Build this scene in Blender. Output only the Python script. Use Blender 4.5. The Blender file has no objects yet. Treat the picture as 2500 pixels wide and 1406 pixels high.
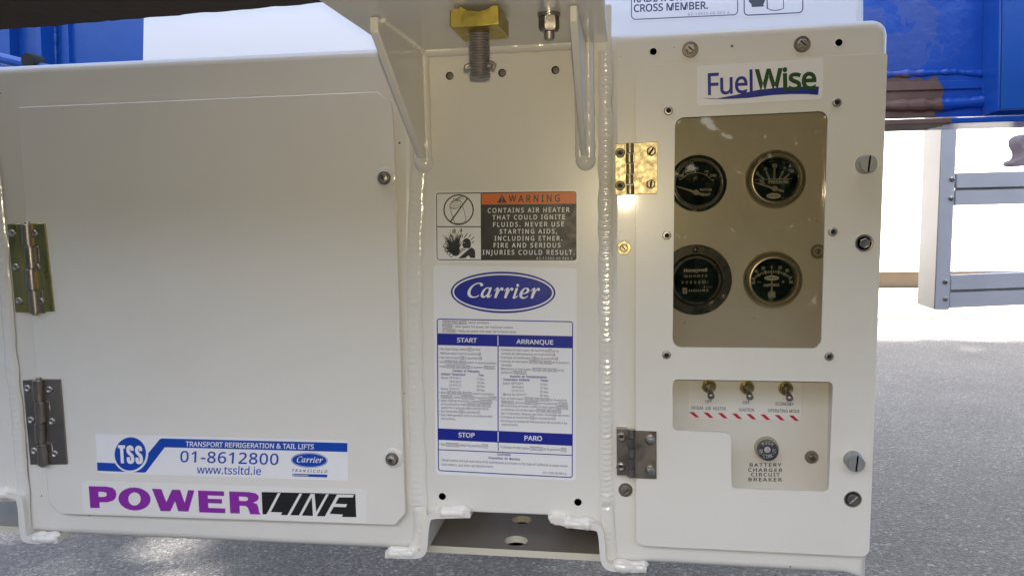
import bpy, bmesh, math, os, random
from mathutils import Vector, Matrix, noise
from mathutils.geometry import tessellate_polygon

scene = bpy.context.scene
col = scene.collection
R = math.radians
random.seed(7)

# ------------------------------------------------------------------ camera
IW, IH, FOC = 2500.0, 1406.0, 1900.0
CAM = Vector((0.0, -0.76, 0.86))
yw = Vector((.1406, -.1037, .9847)).normalized()
xw = Vector((.9898, -.0058, -.142)); xw = (xw - yw * xw.dot(yw)).normalized()
dw = yw.cross(xw)
cam_d = bpy.data.cameras.new("camera")
cam_d.sensor_width = 36; cam_d.lens = FOC / IW * 36
cam_d.clip_start = .01; cam_d.clip_end = 500
cam = bpy.data.objects.new("camera", cam_d); col.objects.link(cam)
ax = [Vector((xw[i], yw[i], -dw[i])) for i in range(3)]
m3 = Matrix((ax[0], -ax[1], -ax[2])).transposed()
cam.matrix_world = Matrix.Translation(CAM) @ m3.to_4x4()
scene.camera = cam

# ------------------------------------------------------------------ light
SUN_EL, SUN_AZ = 57.0, 196.0          # azimuth measured from +Y towards +X
sun_dir = Vector((math.sin(R(SUN_AZ)) * math.cos(R(SUN_EL)), math.cos(R(SUN_AZ)) * math.cos(R(SUN_EL)), math.sin(R(SUN_EL))))
world = bpy.data.worlds.new("World"); scene.world = world; world.use_nodes = True
nt = world.node_tree
sky = nt.nodes.new("ShaderNodeTexSky"); sky.sky_type = 'NISHITA'; sky.sun_disc = False
sky.sun_elevation = R(SUN_EL); sky.sun_rotation = R(SUN_AZ)
sky.air_density = 1.0; sky.dust_density = 2.5
nt.links.new(sky.outputs[0], nt.nodes["Background"].inputs[0])
nt.nodes["Background"].inputs[1].default_value = .07
sl = bpy.data.lights.new("sun", 'SUN'); sl.energy = 5.0; sl.angle = R(.5); sl.color = (1, .95, .88)
so = bpy.data.objects.new("sun", sl); col.objects.link(so)
so.rotation_euler = sun_dir.to_track_quat('Z', 'Y').to_euler()
# the lit flash lamp of the camera that took the picture: its glint shows on the paint, the welds and the hinge
fl = bpy.data.lights.new("camera_flash", 'POINT'); fl.energy = 1.0; fl.color = (1, .83, .53); fl.shadow_soft_size = .006
fo = bpy.data.objects.new("camera_flash", fl); col.objects.link(fo)
fo.location = CAM + Vector((.004, 0, .012))
scene.view_settings.view_transform = 'Standard'; scene.view_settings.look = 'None'
scene.view_settings.exposure = 2.92; scene.view_settings.gamma = 1

# ------------------------------------------------------------------ helpers
def ray(px, py):
    a, b = (px - IW / 2) / FOC, (py - IH / 2) / FOC
    return Vector((a * xw[0] + b * xw[1] + xw[2], a * yw[0] + b * yw[1] + yw[2], -(a * dw[0] + b * dw[1] + dw[2])))
class Tilt:
    """a leaning plane through a point; adding or subtracting moves it along its normal (away from / towards the camera)"""
    def __init__(s, p, n): s.p = Vector(p); s.n = Vector(n).normalized()
    def __add__(s, k): return Tilt(s.p + s.n * k, s.n)
    def __sub__(s, k): return Tilt(s.p - s.n * k, s.n)
def P(px, py, Y=0.0):
    d = ray(px, py)
    if isinstance(Y, Tilt): return CAM + d * ((Y.p - CAM).dot(Y.n) / d.dot(Y.n))
    return CAM + d * ((Y - CAM.y) / d.y)
def PZ(px, py, z):
    d = ray(px, py); return CAM + d * ((z - CAM.z) / d.z)
def mpp(px, py, Y=0.0):
    return (P(px + 1, py, Y) - P(px, py, Y)).length
def zm(x0, y0, s):
    return lambda x, y: (x0 + x / s, y0 + y / s)
def mapl(f, pts): return [f(*p) for p in pts]

MATS = {}
def new_mat(name):
    m = bpy.data.materials.new(name); m.use_nodes = True
    MATS[name] = m
    return m, m.node_tree, m.node_tree.nodes["Principled BSDF"]
def mat(name, color, rough=.5, metal=0., coat=0., bump=0., bscale=200., var=0., vscale=20., rvar=0., spec=.5, stretch=None):
    m, t, b = new_mat(name)
    b.inputs["Base Color"].default_value = (*color, 1); b.inputs["Roughness"].default_value = rough
    b.inputs["Metallic"].default_value = metal; b.inputs["Coat Weight"].default_value = coat
    b.inputs["Coat Roughness"].default_value = .08; b.inputs["Specular IOR Level"].default_value = spec
    geo = t.nodes.new("ShaderNodeNewGeometry"); src = geo.outputs["Position"]
    if stretch:
        mp = t.nodes.new("ShaderNodeMapping"); mp.inputs["Scale"].default_value = stretch
        t.links.new(src, mp.inputs["Vector"]); src = mp.outputs[0]
    def nz(scale, detail=4):
        n = t.nodes.new("ShaderNodeTexNoise"); n.inputs["Scale"].default_value = scale; n.inputs["Detail"].default_value = detail
        t.links.new(src, n.inputs["Vector"]); return n
    if var:
        n = nz(vscale, 6); mx = t.nodes.new("ShaderNodeMix"); mx.data_type = 'RGBA'
        mx.inputs[6].default_value = (*[c * (1 - var) for c in color], 1)
        mx.inputs[7].default_value = (*[min(1, c * (1 + var)) for c in color], 1)
        t.links.new(n.outputs[0], mx.inputs[0]); t.links.new(mx.outputs[2], b.inputs["Base Color"])
    if rvar:
        n = nz(vscale * 1.7, 5); mr = t.nodes.new("ShaderNodeMapRange")
        mr.inputs["To Min"].default_value = rough - rvar; mr.inputs["To Max"].default_value = rough + rvar
        mr.inputs["From Min"].default_value = .3; mr.inputs["From Max"].default_value = .7
        t.links.new(n.outputs[0], mr.inputs[0]); t.links.new(mr.outputs[0], b.inputs["Roughness"])
    if bump:
        n = nz(bscale, 3); bp = t.nodes.new("ShaderNodeBump"); bp.inputs["Strength"].default_value = bump
        bp.inputs["Distance"].default_value = .001
        t.links.new(n.outputs[0], bp.inputs["Height"]); t.links.new(bp.outputs[0], b.inputs["Normal"])
    return m

WHITE = mat("white_paint", (.70, .68, .635), .3, coat=.25, bump=.06, bscale=420, var=.012, vscale=5)
def specks(m, scale=55, thr=.035, col_=(.16, .14, .12, 1)):
    """sparse specks of road dirt and paint spit"""
    t = m.node_tree; b = t.nodes["Principled BSDF"]; L = t.links
    geo = t.nodes.new("ShaderNodeNewGeometry"); v = t.nodes.new("ShaderNodeTexVoronoi"); v.inputs["Scale"].default_value = scale; L.new(geo.outputs["Position"], v.inputs["Vector"])
    sc = t.nodes.new("ShaderNodeSeparateColor"); L.new(v.outputs["Color"], sc.inputs[0])
    pw = t.nodes.new("ShaderNodeMath"); pw.operation = 'POWER'; pw.inputs[1].default_value = 5; L.new(sc.outputs[1], pw.inputs[0])
    ml = t.nodes.new("ShaderNodeMath"); ml.operation = 'MULTIPLY'; ml.inputs[1].default_value = thr * 2; L.new(pw.outputs[0], ml.inputs[0])
    lt = t.nodes.new("ShaderNodeMath"); lt.operation = 'LESS_THAN'; L.new(v.outputs["Distance"], lt.inputs[0]); L.new(ml.outputs[0], lt.inputs[1])
    gr = t.nodes.new("ShaderNodeTexNoise"); gr.inputs["Scale"].default_value = 3.5; gr.inputs["Detail"].default_value = 8; gr.inputs["Roughness"].default_value = .65; L.new(geo.outputs["Position"], gr.inputs["Vector"])
    mr = t.nodes.new("ShaderNodeMapRange"); mr.inputs["From Min"].default_value = .5; mr.inputs["From Max"].default_value = .85; mr.inputs["To Max"].default_value = .22; L.new(gr.outputs[0], mr.inputs[0])
    old = b.inputs["Base Color"].links[0].from_socket
    d = t.nodes.new("ShaderNodeMix"); d.data_type = 'RGBA'; d.inputs[7].default_value = (.42, .37, .29, 1); L.new(mr.outputs[0], d.inputs[0]); L.new(old, d.inputs[6])
    mx = t.nodes.new("ShaderNodeMix"); mx.data_type = 'RGBA'; mx.inputs[7].default_value = col_; L.new(lt.outputs[0], mx.inputs[0]); L.new(d.outputs[2], mx.inputs[6]); L.new(mx.outputs[2], b.inputs["Base Color"])
specks(WHITE)
WHITE_SKY = mat("sky_tinted_white_paint", (.74, .75, .77), .35, bump=.05, bscale=300, var=.03, vscale=6)  # same white paint with bluish sky light put into its colour
WELD = mat("painted_weld", (.71, .69, .64), .16, coat=.8, bump=.3, bscale=260)
DECAL_W = mat("white_vinyl", (.76, .76, .78), .35, var=.02, vscale=30)
DECAL_C = mat("clear_vinyl", (.735, .725, .70), .28, var=.02, vscale=30)
BLACK = mat("black_print", (.012, .012, .013), .4)
BLACKW = mat("worn_black_print", (.014, .013, .014), .4, rvar=.1, vscale=60)
NAVY = mat("navy_print", (.012, .012, .085), .4)
BLUE = mat("logo_blue_print", (.008, .018, .26), .35, var=.06, vscale=40)
TBLUE = mat("sticker_blue_print", (.004, .055, .38), .35, var=.04, vscale=40)
GREEN = mat("green_print", (.012, .06, .012), .35)
PURPLE = mat("purple_print", (.24, .022, .33), .35, var=.05, vscale=40)
ORANGE = mat("orange_print", (.62, .13, .008), .4, var=.06, vscale=60)
RED = mat("red_print", (.5, .006, .03), .4)
GREYP = mat("grey_print", (.32, .32, .31), .5)
DIALP = mat("dial_print", (.8, .78, .72), .5)
DIALR = mat("dial_red_print", (.28, .03, .04), .5)
DIAL = mat("dial_black", (.008, .008, .009), .55)
BLKPL = mat("black_plastic", (.014, .013, .014), .32, var=.2, vscale=60, rvar=.12)
STEEL = mat("zinc_steel", (.40, .375, .35), .3, 1, bump=.12, bscale=500, var=.15, vscale=70, rvar=.1)
DSTEEL = mat("dull_steel", (.38, .355, .33), .42, 1, bump=.12, bscale=600, var=.2, vscale=80, rvar=.1)
GALV = mat("galvanised_knob", (.38, .39, .39), .5, .85, bump=.4, bscale=700, var=.2, vscale=150)
BRASSZ = mat("yellow_zinc", (.42, .34, .085), .4, 1, bump=.1, bscale=500, var=.15, vscale=60, rvar=.12)
GOLDZ = mat("pale_gold_zinc", (.42, .36, .22), .44, 1, bump=.06, bscale=600, var=.05, vscale=120, rvar=.1)
OLIVEZ = mat("olive_zinc", (.40, .35, .15), .34, 1, bump=.1, bscale=300, var=.4, vscale=25, rvar=.1, stretch=(3, 3, .6))
GUNMET = mat("bronze_steel", (.29, .255, .225), .38, 1, bump=.12, bscale=500, var=.15, vscale=40, rvar=.1)
DARKHOLE = mat("dark_hole", (.012, .011, .01), .7)
BOLTM = mat("bolt_thread_steel", (.34, .31, .29), .45, .8, bump=.3, bscale=400, var=.3, vscale=60)
CHAN = mat("channel_shade_tan", (.17, .145, .115), .55, bump=.1, bscale=200, var=.1, vscale=20)  # dark tan carries the shade under the set in its colour
LIP = mat("channel_lip_paint", (.60, .56, .46), .4, var=.06)
BROWN = mat("rusty_beam_paint", (.026, .014, .011), .75, bump=.7, bscale=120, var=.5, vscale=25)
ALU = mat("guard_aluminium", (.53, .53, .555), .45, .15, bump=.05, bscale=80, var=.12, vscale=9, rvar=.08)
ALU_DIM = mat("guard_dimmed_aluminium", (.30, .30, .31), .4, .4, var=.08, vscale=9)  # post sides darkened in colour to offset light off the pavement
WALL = mat("rendered_wall", (.62, .60, .57), .8, var=.04, vscale=1.2)
PLINTH = mat("wall_plinth", (.15, .115, .08), .8, var=.15, vscale=6)
CONTP = mat("container_paint", (.16, .15, .14), .6, var=.1, vscale=3)
NEEDLE = mat("needle_cream", (.42, .40, .33), .45)
BTN = mat("breaker_button", (.045, .055, .075), .3, var=.3, vscale=120)
BEZELCREAM = mat("breaker_collar", (.42, .39, .28), .3)
CREAMP = mat("button_print", (.55, .55, .53), .5)
NYLON = mat("clear_nylon_washer", (.64, .63, .6), .25, coat=.3)
PLUG = mat("plug_grey", (.16, .145, .125), .5)
PINK = mat("faded_red_iron", (.5, .39, .39), .6, var=.25, vscale=40)

def glass_mat(name="acrylic_pane", tint=(.86, .84, .79, 1)):
    m = bpy.data.materials.new(name); m.use_nodes = True; t = m.node_tree
    t.nodes.clear(); o = t.nodes.new("ShaderNodeOutputMaterial")
    tr = t.nodes.new("ShaderNodeBsdfTransparent"); tr.inputs[0].default_value = tint
    g = t.nodes.new("ShaderNodeBsdfGlossy"); g.inputs["Roughness"].default_value = .025
    f = t.nodes.new("ShaderNodeFresnel"); f.inputs[0].default_value = 1.5
    x = t.nodes.new("ShaderNodeMixShader")
    t.links.new(f.outputs[0], x.inputs[0]); t.links.new(tr.outputs[0], x.inputs[1]); t.links.new(g.outputs[0], x.inputs[2])
    t.links.new(x.outputs[0], o.inputs[0]); return m
GLASS = glass_mat()
DGLASS = glass_mat("dial_glass", (.98, .98, .97, 1))

def asphalt_mat():
    m, t, b = new_mat("asphalt")
    geo = t.nodes.new("ShaderNodeNewGeometry"); L = t.links
    v = t.nodes.new("ShaderNodeTexVoronoi"); v.inputs["Scale"].default_value = 150; L.new(geo.outputs["Position"], v.inputs["Vector"])
    v2 = t.nodes.new("ShaderNodeTexVoronoi"); v2.inputs["Scale"].default_value = 320; L.new(geo.outputs["Position"], v2.inputs["Vector"])
    n = t.nodes.new("ShaderNodeTexNoise"); n.inputs["Scale"].default_value = 2.2; n.inputs["Detail"].default_value = 6; L.new(geo.outputs["Position"], n.inputs["Vector"])
    cr = t.nodes.new("ShaderNodeValToRGB"); e = cr.color_ramp.elements
    e[0].position = 0; e[0].color = (.07, .068, .068, 1); e[1].position = 1; e[1].color = (.32, .315, .31, 1)
    for ps, vv in ((.5, .12), (.85, .17), (.955, .22)):
        k = e.new(ps); k.color = (vv, vv * .97, vv * .93, 1)
    sep = t.nodes.new("ShaderNodeSeparateColor"); L.new(v.outputs["Color"], sep.inputs[0]); L.new(sep.outputs[0], cr.inputs[0])
    mx = t.nodes.new("ShaderNodeMix"); mx.data_type = 'RGBA'; mx.blend_type = 'MULTIPLY'; mx.inputs[0].default_value = .7
    c2 = t.nodes.new("ShaderNodeValToRGB"); c2.color_ramp.elements[0].position = .3; c2.color_ramp.elements[1].position = .7
    c2.color_ramp.elements[0].color = (.7, .7, .7, 1); c2.color_ramp.elements[1].color = (1.25, 1.22, 1.18, 1)
    L.new(n.outputs[0], c2.inputs[0]); L.new(cr.outputs[0], mx.inputs[6]); L.new(c2.outputs[0], mx.inputs[7])
    L.new(mx.outputs[2], b.inputs["Base Color"]); b.inputs["Roughness"].default_value = .6; b.inputs["Specular IOR Level"].default_value = .5
    ad = t.nodes.new("ShaderNodeMath"); ad.operation = 'ADD'; L.new(v.outputs["Distance"], ad.inputs[0]); L.new(v2.outputs["Distance"], ad.inputs[1])
    bp = t.nodes.new("ShaderNodeBump"); bp.inputs["Strength"].default_value = .7; bp.inputs["Distance"].default_value = .006; bp.invert = True
    L.new(ad.outputs[0], bp.inputs["Height"]); L.new(bp.outputs[0], b.inputs["Normal"])
    return m
ASPH = asphalt_mat()

def blue_beam_mat():
    """blue paint whose lower left part has chipped down to rust and primer"""
    m, t, b = new_mat("chipped_blue_paint"); L = t.links
    geo = t.nodes.new("ShaderNodeNewGeometry"); s = t.nodes.new("ShaderNodeSeparateXYZ"); L.new(geo.outputs["Position"], s.inputs[0])
    n = t.nodes.new("ShaderNodeTexNoise"); n.inputs["Scale"].default_value = 45; n.inputs["Detail"].default_value = 8; L.new(geo.outputs["Position"], n.inputs["Vector"])
    xe = P(2295, 235, .45).x; ze = P(2250, 188, .45).z
    def math_(op, a, bv=None, link=None):
        k = t.nodes.new("ShaderNodeMath"); k.operation = op
        L.new(a, k.inputs[0])
        if link is not None: L.new(link, k.inputs[1])
        elif bv is not None: k.inputs[1].default_value = bv
        return k.outputs[0]
    nz = math_('MULTIPLY', math_('SUBTRACT', n.outputs[0], .5), .035)
    fx = math_('LESS_THAN', math_('ADD', s.outputs[0], link=nz), xe)
    fz = math_('LESS_THAN', math_('ADD', s.outputs[2], link=nz), ze)
    f = math_('MULTIPLY', fx, link=fz)
    rust = t.nodes.new("ShaderNodeMix"); rust.data_type = 'RGBA'; rust.inputs[6].default_value = (.085, .04, .032, 1); rust.inputs[7].default_value = (.22, .15, .13, 1)
    n2 = t.nodes.new("ShaderNodeTexNoise"); n2.inputs["Scale"].default_value = 28; n2.inputs["Detail"].default_value = 8; L.new(geo.outputs["Position"], n2.inputs["Vector"]); L.new(n2.outputs[0], rust.inputs[0])
    bl = t.nodes.new("ShaderNodeMix"); bl.data_type = 'RGBA'; bl.inputs[6].default_value = (.006, .055, .36, 1); bl.inputs[7].default_value = (.012, .10, .52, 1)
    n3 = t.nodes.new("ShaderNodeTexNoise"); n3.inputs["Scale"].default_value = 14; n3.inputs["Detail"].default_value = 5; L.new(geo.outputs["Position"], n3.inputs["Vector"]); L.new(n3.outputs[0], bl.inputs[0])
    # greyer blue mixed over the same end, leaving noise-shaped patches of plain blue
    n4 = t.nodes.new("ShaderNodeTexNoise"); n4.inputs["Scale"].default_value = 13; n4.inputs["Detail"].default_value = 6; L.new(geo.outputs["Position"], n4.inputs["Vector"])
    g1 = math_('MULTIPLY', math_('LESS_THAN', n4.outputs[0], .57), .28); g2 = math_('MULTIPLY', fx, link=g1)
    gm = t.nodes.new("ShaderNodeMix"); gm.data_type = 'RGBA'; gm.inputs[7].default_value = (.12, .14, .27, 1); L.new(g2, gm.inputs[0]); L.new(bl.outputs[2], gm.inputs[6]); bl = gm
    mx = t.nodes.new("ShaderNodeMix"); mx.data_type = 'RGBA'; L.new(f, mx.inputs[0]); L.new(bl.outputs[2], mx.inputs[6]); L.new(rust.outputs[2], mx.inputs[7])
    L.new(mx.outputs[2], b.inputs["Base Color"])
    mr = t.nodes.new("ShaderNodeMapRange"); mr.inputs["To Min"].default_value = .28; mr.inputs["To Max"].default_value = .75; L.new(f, mr.inputs[0]); L.new(mr.outputs[0], b.inputs["Roughness"])
    bp = t.nodes.new("ShaderNodeBump"); bp.inputs["Strength"].default_value = .35; bp.inputs["Distance"].default_value = .003
    L.new(n.outputs[0], bp.inputs["Height"]); L.new(bp.outputs[0], b.inputs["Normal"])
    return m
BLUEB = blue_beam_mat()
BLUEP = mat("blue_beam_paint", (.010, .085, .40), .3, bump=.3, bscale=60, var=.2, vscale=12)

FONT = None
try:
    FONT = bpy.data.fonts.load(os.path.join(bpy.utils.system_resource('DATAFILES'), 'fonts', 'NotoSansHebrew-Regular.woff2'))
except Exception:
    FONT = None
_tc = {}
def text_mesh(s, spacing=1., bold=0., shear=0.):
    k = (s, spacing, bold, shear)
    if k in _tc: return _tc[k]
    cu = bpy.data.curves.new('t', 'FONT'); cu.body = s; cu.space_character = spacing; cu.offset = bold; cu.shear = shear
    cu.resolution_u = 2
    if FONT: cu.font = FONT
    o = bpy.data.objects.new('t', cu); me = o.to_mesh()
    vs = [(v.co.x, v.co.y) for v in me.vertices]; fs = [tuple(p.vertices) for p in me.polygons]
    o.to_mesh_clear(); bpy.data.objects.remove(o); bpy.data.curves.remove(cu)
    _tc[k] = (vs, fs); return _tc[k]
def cap_h():
    vs, _ = text_mesh('H'); return max(v[1] for v in vs)
CAPH = cap_h()
def text_w(s, spacing=1., bold=0.):
    if not s: return 0.
    a = max(v[0] for v in text_mesh(s + '|', spacing, bold)[0]); b = max(v[0] for v in text_mesh('|', spacing, bold)[0])
    return a - b

def chaikin(pts, n=1, closed=True):
    for _ in range(n):
        out = []; L = len(pts)
        rng = range(L) if closed else range(L - 1)
        if not closed: out.append(pts[0])
        for i in rng:
            a, b = pts[i], pts[(i + 1) % L]
            out.append((a[0] * .75 + b[0] * .25, a[1] * .75 + b[1] * .25)); out.append((a[0] * .25 + b[0] * .75, a[1] * .25 + b[1] * .75))
        if not closed: out.append(pts[-1])
        pts = out
    return pts
def rpoly(pts, r, seg=6):
    """polygon in pixels with rounded corners (r one value or one per corner)"""
    out = []; L = len(pts)
    for i in range(L):
        a, b, c = Vector(pts[i - 1]), Vector(pts[i]), Vector(pts[(i + 1) % L])
        rr = r[i] if isinstance(r, (list, tuple)) else r
        if rr <= 0: out.append(tuple(b)); continue
        d1 = (a - b); d2 = (c - b); k = min(rr, d1.length * .49, d2.length * .49)
        p, q = b + d1.normalized() * k, b + d2.normalized() * k
        for s in range(seg + 1):
            t = s / seg; out.append(tuple(p * (1 - t) ** 2 + b * 2 * t * (1 - t) * .82 + (p + q) * .18 * t * (1 - t) + q * t ** 2))
    return out
def ell(cx, cy, rx, ry, n=48, rot=0., a0=0., a1=None):
    c, s = math.cos(rot), math.sin(rot); out = []
    full = a1 is None
    if full: a1 = a0 + 2 * math.pi
    m = n if full else n + 1
    for i in range(m):
        a = a0 + (a1 - a0) * i / n; x, y = rx * math.cos(a), ry * math.sin(a)
        out.append((cx + x * c - y * s, cy + x * s + y * c))
    return out
def stroke(pts, w, closed=False):
    """outline of a polyline of width w as quads (pixel space)"""
    quads = []; L = len(pts); V = [Vector(p) for p in pts]; off = []
    for i in range(L):
        if closed: a, b = V[i - 1], V[(i + 1) % L]
        else: a, b = V[max(0, i - 1)], V[min(L - 1, i + 1)]
        d = (b - a); d = d.normalized() if d.length > 1e-9 else Vector((1, 0)); n = Vector((-d.y, d.x))
        k = 1.
        if 0 < i < L - 1 or closed:
            e = (V[(i + 1) % L] - V[i]).normalized(); c = abs(n.dot(Vector((-e.y, e.x)))); k = min(1.6, 1 / max(c, .3))
        off.append((V[i] + n * w / 2 * k, V[i] - n * w / 2 * k))
    for i in range(L if closed else L - 1):
        j = (i + 1) % L
        quads.append([tuple(off[i][0]), tuple(off[j][0]), tuple(off[j][1]), tuple(off[i][1])])
    return quads

class MB:
    def __init__(s): s.v = []; s.f = []; s.m = []; s.mats = []
    def mi(s, m):
        if m not in s.mats: s.mats.append(m)
        return s.mats.index(m)
    def face(s, pts, m):
        i = len(s.v); s.v += [Vector(p) for p in pts]; s.f.append(tuple(range(i, i + len(pts)))); s.m.append(s.mi(m))
    def add(s, verts, faces, m):
        i = len(s.v); s.v += [Vector(p) for p in verts]; k = s.mi(m)
        for f in faces: s.f.append(tuple(i + a for a in f)); s.m.append(k)
    def poly(s, loops, Y, m):
        """flat pixel polygon (first loop outer, the rest holes) on the plane Y"""
        if not isinstance(loops[0], list): loops = [loops]
        W = [[P(x, y, Y) for x, y in l] for l in loops]
        flat = [[Vector((p.x, p.z, 0)) for p in l] for l in W]
        s.add([p for l in W for p in l], tessellate_polygon(flat), m)
    def quads(s, qs, Y, m):
        for q in qs: s.face([P(x, y, Y) for x, y in q], m)
    def prism(s, loops, Y0, Y1, m, mside=None, back=True):
        if not isinstance(loops[0], list): loops = [loops]
        W = [[P(x, y, Y0) for x, y in l] for l in loops]
        tri = tessellate_polygon([[Vector((p.x, p.z, 0)) for p in l] for l in W])
        fr = [p for l in W for p in l]; n = len(fr)
        bk = [p + Y1.n * (Y1.p - p).dot(Y1.n) for p in fr] if isinstance(Y1, Tilt) else [Vector((p.x, Y1, p.z)) for p in fr]
        fs = [tuple(t) for t in tri]
        if back: fs += [tuple(n + a for a in reversed(t)) for t in tri]
        side = []; o = 0
        for l in W:
            L = len(l)
            for i in range(L):
                j = (i + 1) % L; side.append((o + i, o + j, n + o + j, n + o + i))
            o += L
        i0 = len(s.v); s.v += fr + bk; k = s.mi(m); ks = s.mi(mside or m)
        for f in fs: s.f.append(tuple(i0 + a for a in f)); s.m.append(k)
        for f in side: s.f.append(tuple(i0 + a for a in f)); s.m.append(ks)
    def rounded_prism(s, loops, Y0, Y1, r, m, seg=5):
        """sheet box whose outer front edge is bent over with radius r"""
        out = [Vector((p.x, p.z)) for p in (P(x, y, Y0) for x, y in loops[0])]; L = len(out)
        area = sum(out[i].x * out[(i + 1) % L].y - out[(i + 1) % L].x * out[i].y for i in range(L)); sg = 1 if area > 0 else -1
        def inset(d):
            res = []
            for i in range(L):
                a, b, c = out[i - 1], out[i], out[(i + 1) % L]
                e1, e2 = (b - a).normalized(), (c - b).normalized(); n1, n2 = Vector((-e1.y, e1.x)) * sg, Vector((-e2.y, e2.x)) * sg
                n = (n1 + n2).normalized(); res.append(b + n * d / max(.4, n.dot(n1)))
            return res
        rings = []
        for k in range(seg + 1):
            a = math.pi / 2 * k / seg; rings.append([Vector((p.x, Y0 + r * (1 - math.cos(a)), p.y)) for p in inset(r * (1 - math.sin(a)))])
        rings.append([Vector((p.x, Y1, p.z)) for p in rings[-1]])
        hl = [[P(x, y, Y0) for x, y in l] for l in loops[1:]]
        front = [rings[0]] + hl
        tri = tessellate_polygon([[Vector((p.x, p.z, 0)) for p in l] for l in front]); fv = [p for l in front for p in l]
        vs = list(fv); fs = [tuple(t) for t in tri]; prev = list(range(L))
        for rg in rings[1:]:
            o = len(vs); vs += rg; cur = list(range(o, o + L))
            fs += [(prev[i], prev[(i + 1) % L], cur[(i + 1) % L], cur[i]) for i in range(L)]; prev = cur
        o = L
        for l in hl:
            k = len(vs); n = len(l); vs += [Vector((p.x, Y1, p.z)) for p in l]
            fs += [(o + i, o + (i + 1) % n, k + (i + 1) % n, k + i) for i in range(n)]; o += n
        s.add(vs, fs, m)
    def box(s, a, b, m):
        x0, y0, z0 = a; x1, y1, z1 = b
        v = [(x0, y0, z0), (x1, y0, z0), (x1, y1, z0), (x0, y1, z0), (x0, y0, z1), (x1, y0, z1), (x1, y1, z1), (x0, y1, z1)]
        s.add(v, [(0, 3, 2, 1), (4, 5, 6, 7), (0, 1, 5, 4), (1, 2, 6, 5), (2, 3, 7, 6), (3, 0, 4, 7)], m)
    def lathe(s, c, prof, m, seg=40, axis='Y', flat=0., squash=1.):
        """prof: (radius, offset along the axis); axis Y points away from the camera"""
        c = Vector(c); vs = []; n = len(prof)
        for r, h in prof:
            for i in range(seg):
                a = 2 * math.pi * (i + flat) / seg
                u, w = r * math.cos(a), r * math.sin(a) * squash
                vs.append(c + (Vector((u, h, w)) if axis == 'Y' else Vector((u, w, h)) if axis == 'Z' else Vector((h, u, w))))
        fs = []
        for k in range(n - 1):
            for i in range(seg):
                j = (i + 1) % seg; fs.append((k * seg + i, k * seg + j, (k + 1) * seg + j, (k + 1) * seg + i))
        if prof[-1][0] > 1e-6: fs.append(tuple((n - 1) * seg + i for i in range(seg)))
        if prof[0][0] > 1e-6: fs.append(tuple(reversed(range(seg))))
        s.add(vs, fs, m)
    def tube(s, pts, rad, m, seg=10, caps=True):
        pts = [Vector(p) for p in pts]; vs = []; n = len(pts)
        for i, p in enumerate(pts):
            t = (pts[min(n - 1, i + 1)] - pts[max(0, i - 1)]).normalized()
            u = t.cross(Vector((0, 1, 0)));
            if u.length < .05: u = t.cross(Vector((1, 0, 0)))
            u.normalize(); w = t.cross(u); r = rad[i] if isinstance(rad, list) else rad
            for k in range(seg):
                a = 2 * math.pi * k / seg; vs.append(p + (u * math.cos(a) + w * math.sin(a)) * r)
        fs = [(i * seg + k, i * seg + (k + 1) % seg, (i + 1) * seg + (k + 1) % seg, (i + 1) * seg + k) for i in range(n - 1) for k in range(seg)]
        if caps: fs += [tuple(range(seg)), tuple((n - 1) * seg + k for k in range(seg))]
        s.add(vs, fs, m)
    def text(s, st, p0, p1, cap, Y, m, spacing=1., bold=0., shear=0., fit=True):
        """a line of lettering whose baseline runs from p0 to p1 (pixels), [x] draws a frame round x"""
        plain = st.replace('[', '').replace(']', '')
        vs, fs = text_mesh(plain, spacing, bold, shear)
        x0 = min(v[0] for v in vs); x1 = max(v[0] for v in vs)
        a, b = Vector(p0), Vector(p1); du = (b - a) / (x1 - x0)
        ux = -(a.x - 1473) / (a.y - 19050); up = Vector((-ux * -1 * -1, -1)) * (cap / CAPH)
        f = lambda x, y: a + du * (x - x0) + up * y
        W = [P(*f(x, y), Y) for x, y in vs]
        s.add(W, fs, m)
        if '[' in st:
            i = 0; pre = ''
            while i < len(st):
                if st[i] == '[':
                    j = st.index(']', i); w = st[i + 1:j]
                    ax_ = text_w(pre, spacing, bold); bx = text_w(pre + w, spacing, bold)
                    g = CAPH * .12; q = [f(ax_ - g, -CAPH * .22), f(bx + g, -CAPH * .22), f(bx + g, CAPH * 1.2), f(ax_ - g, CAPH * 1.2)]
                    s.quads(stroke([tuple(v) for v in q], cap * .1, True), Y - .00005, m)
                    pre += w; i = j + 1
                else: pre += st[i]; i += 1
    def build(s, name, parent=None, bevel=0., seg=2, loc=None, ang=35, label=None, angle=30):
        me = bpy.data.meshes.new(name)
        me.from_pydata([tuple(v) for v in s.v], [], s.f)
        for m in s.mats: me.materials.append(m)
        me.polygons.foreach_set("material_index", s.m)
        bm = bmesh.new(); bm.from_mesh(me); bmesh.ops.recalc_face_normals(bm, faces=bm.faces); bm.to_mesh(me); bm.free()
        me.polygons.foreach_set("use_smooth", [True] * len(me.polygons))
        me.set_sharp_from_angle(angle=R(ang))
        me.update()
        return put(name, me, parent, loc, bevel, seg, label, angle)

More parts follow.
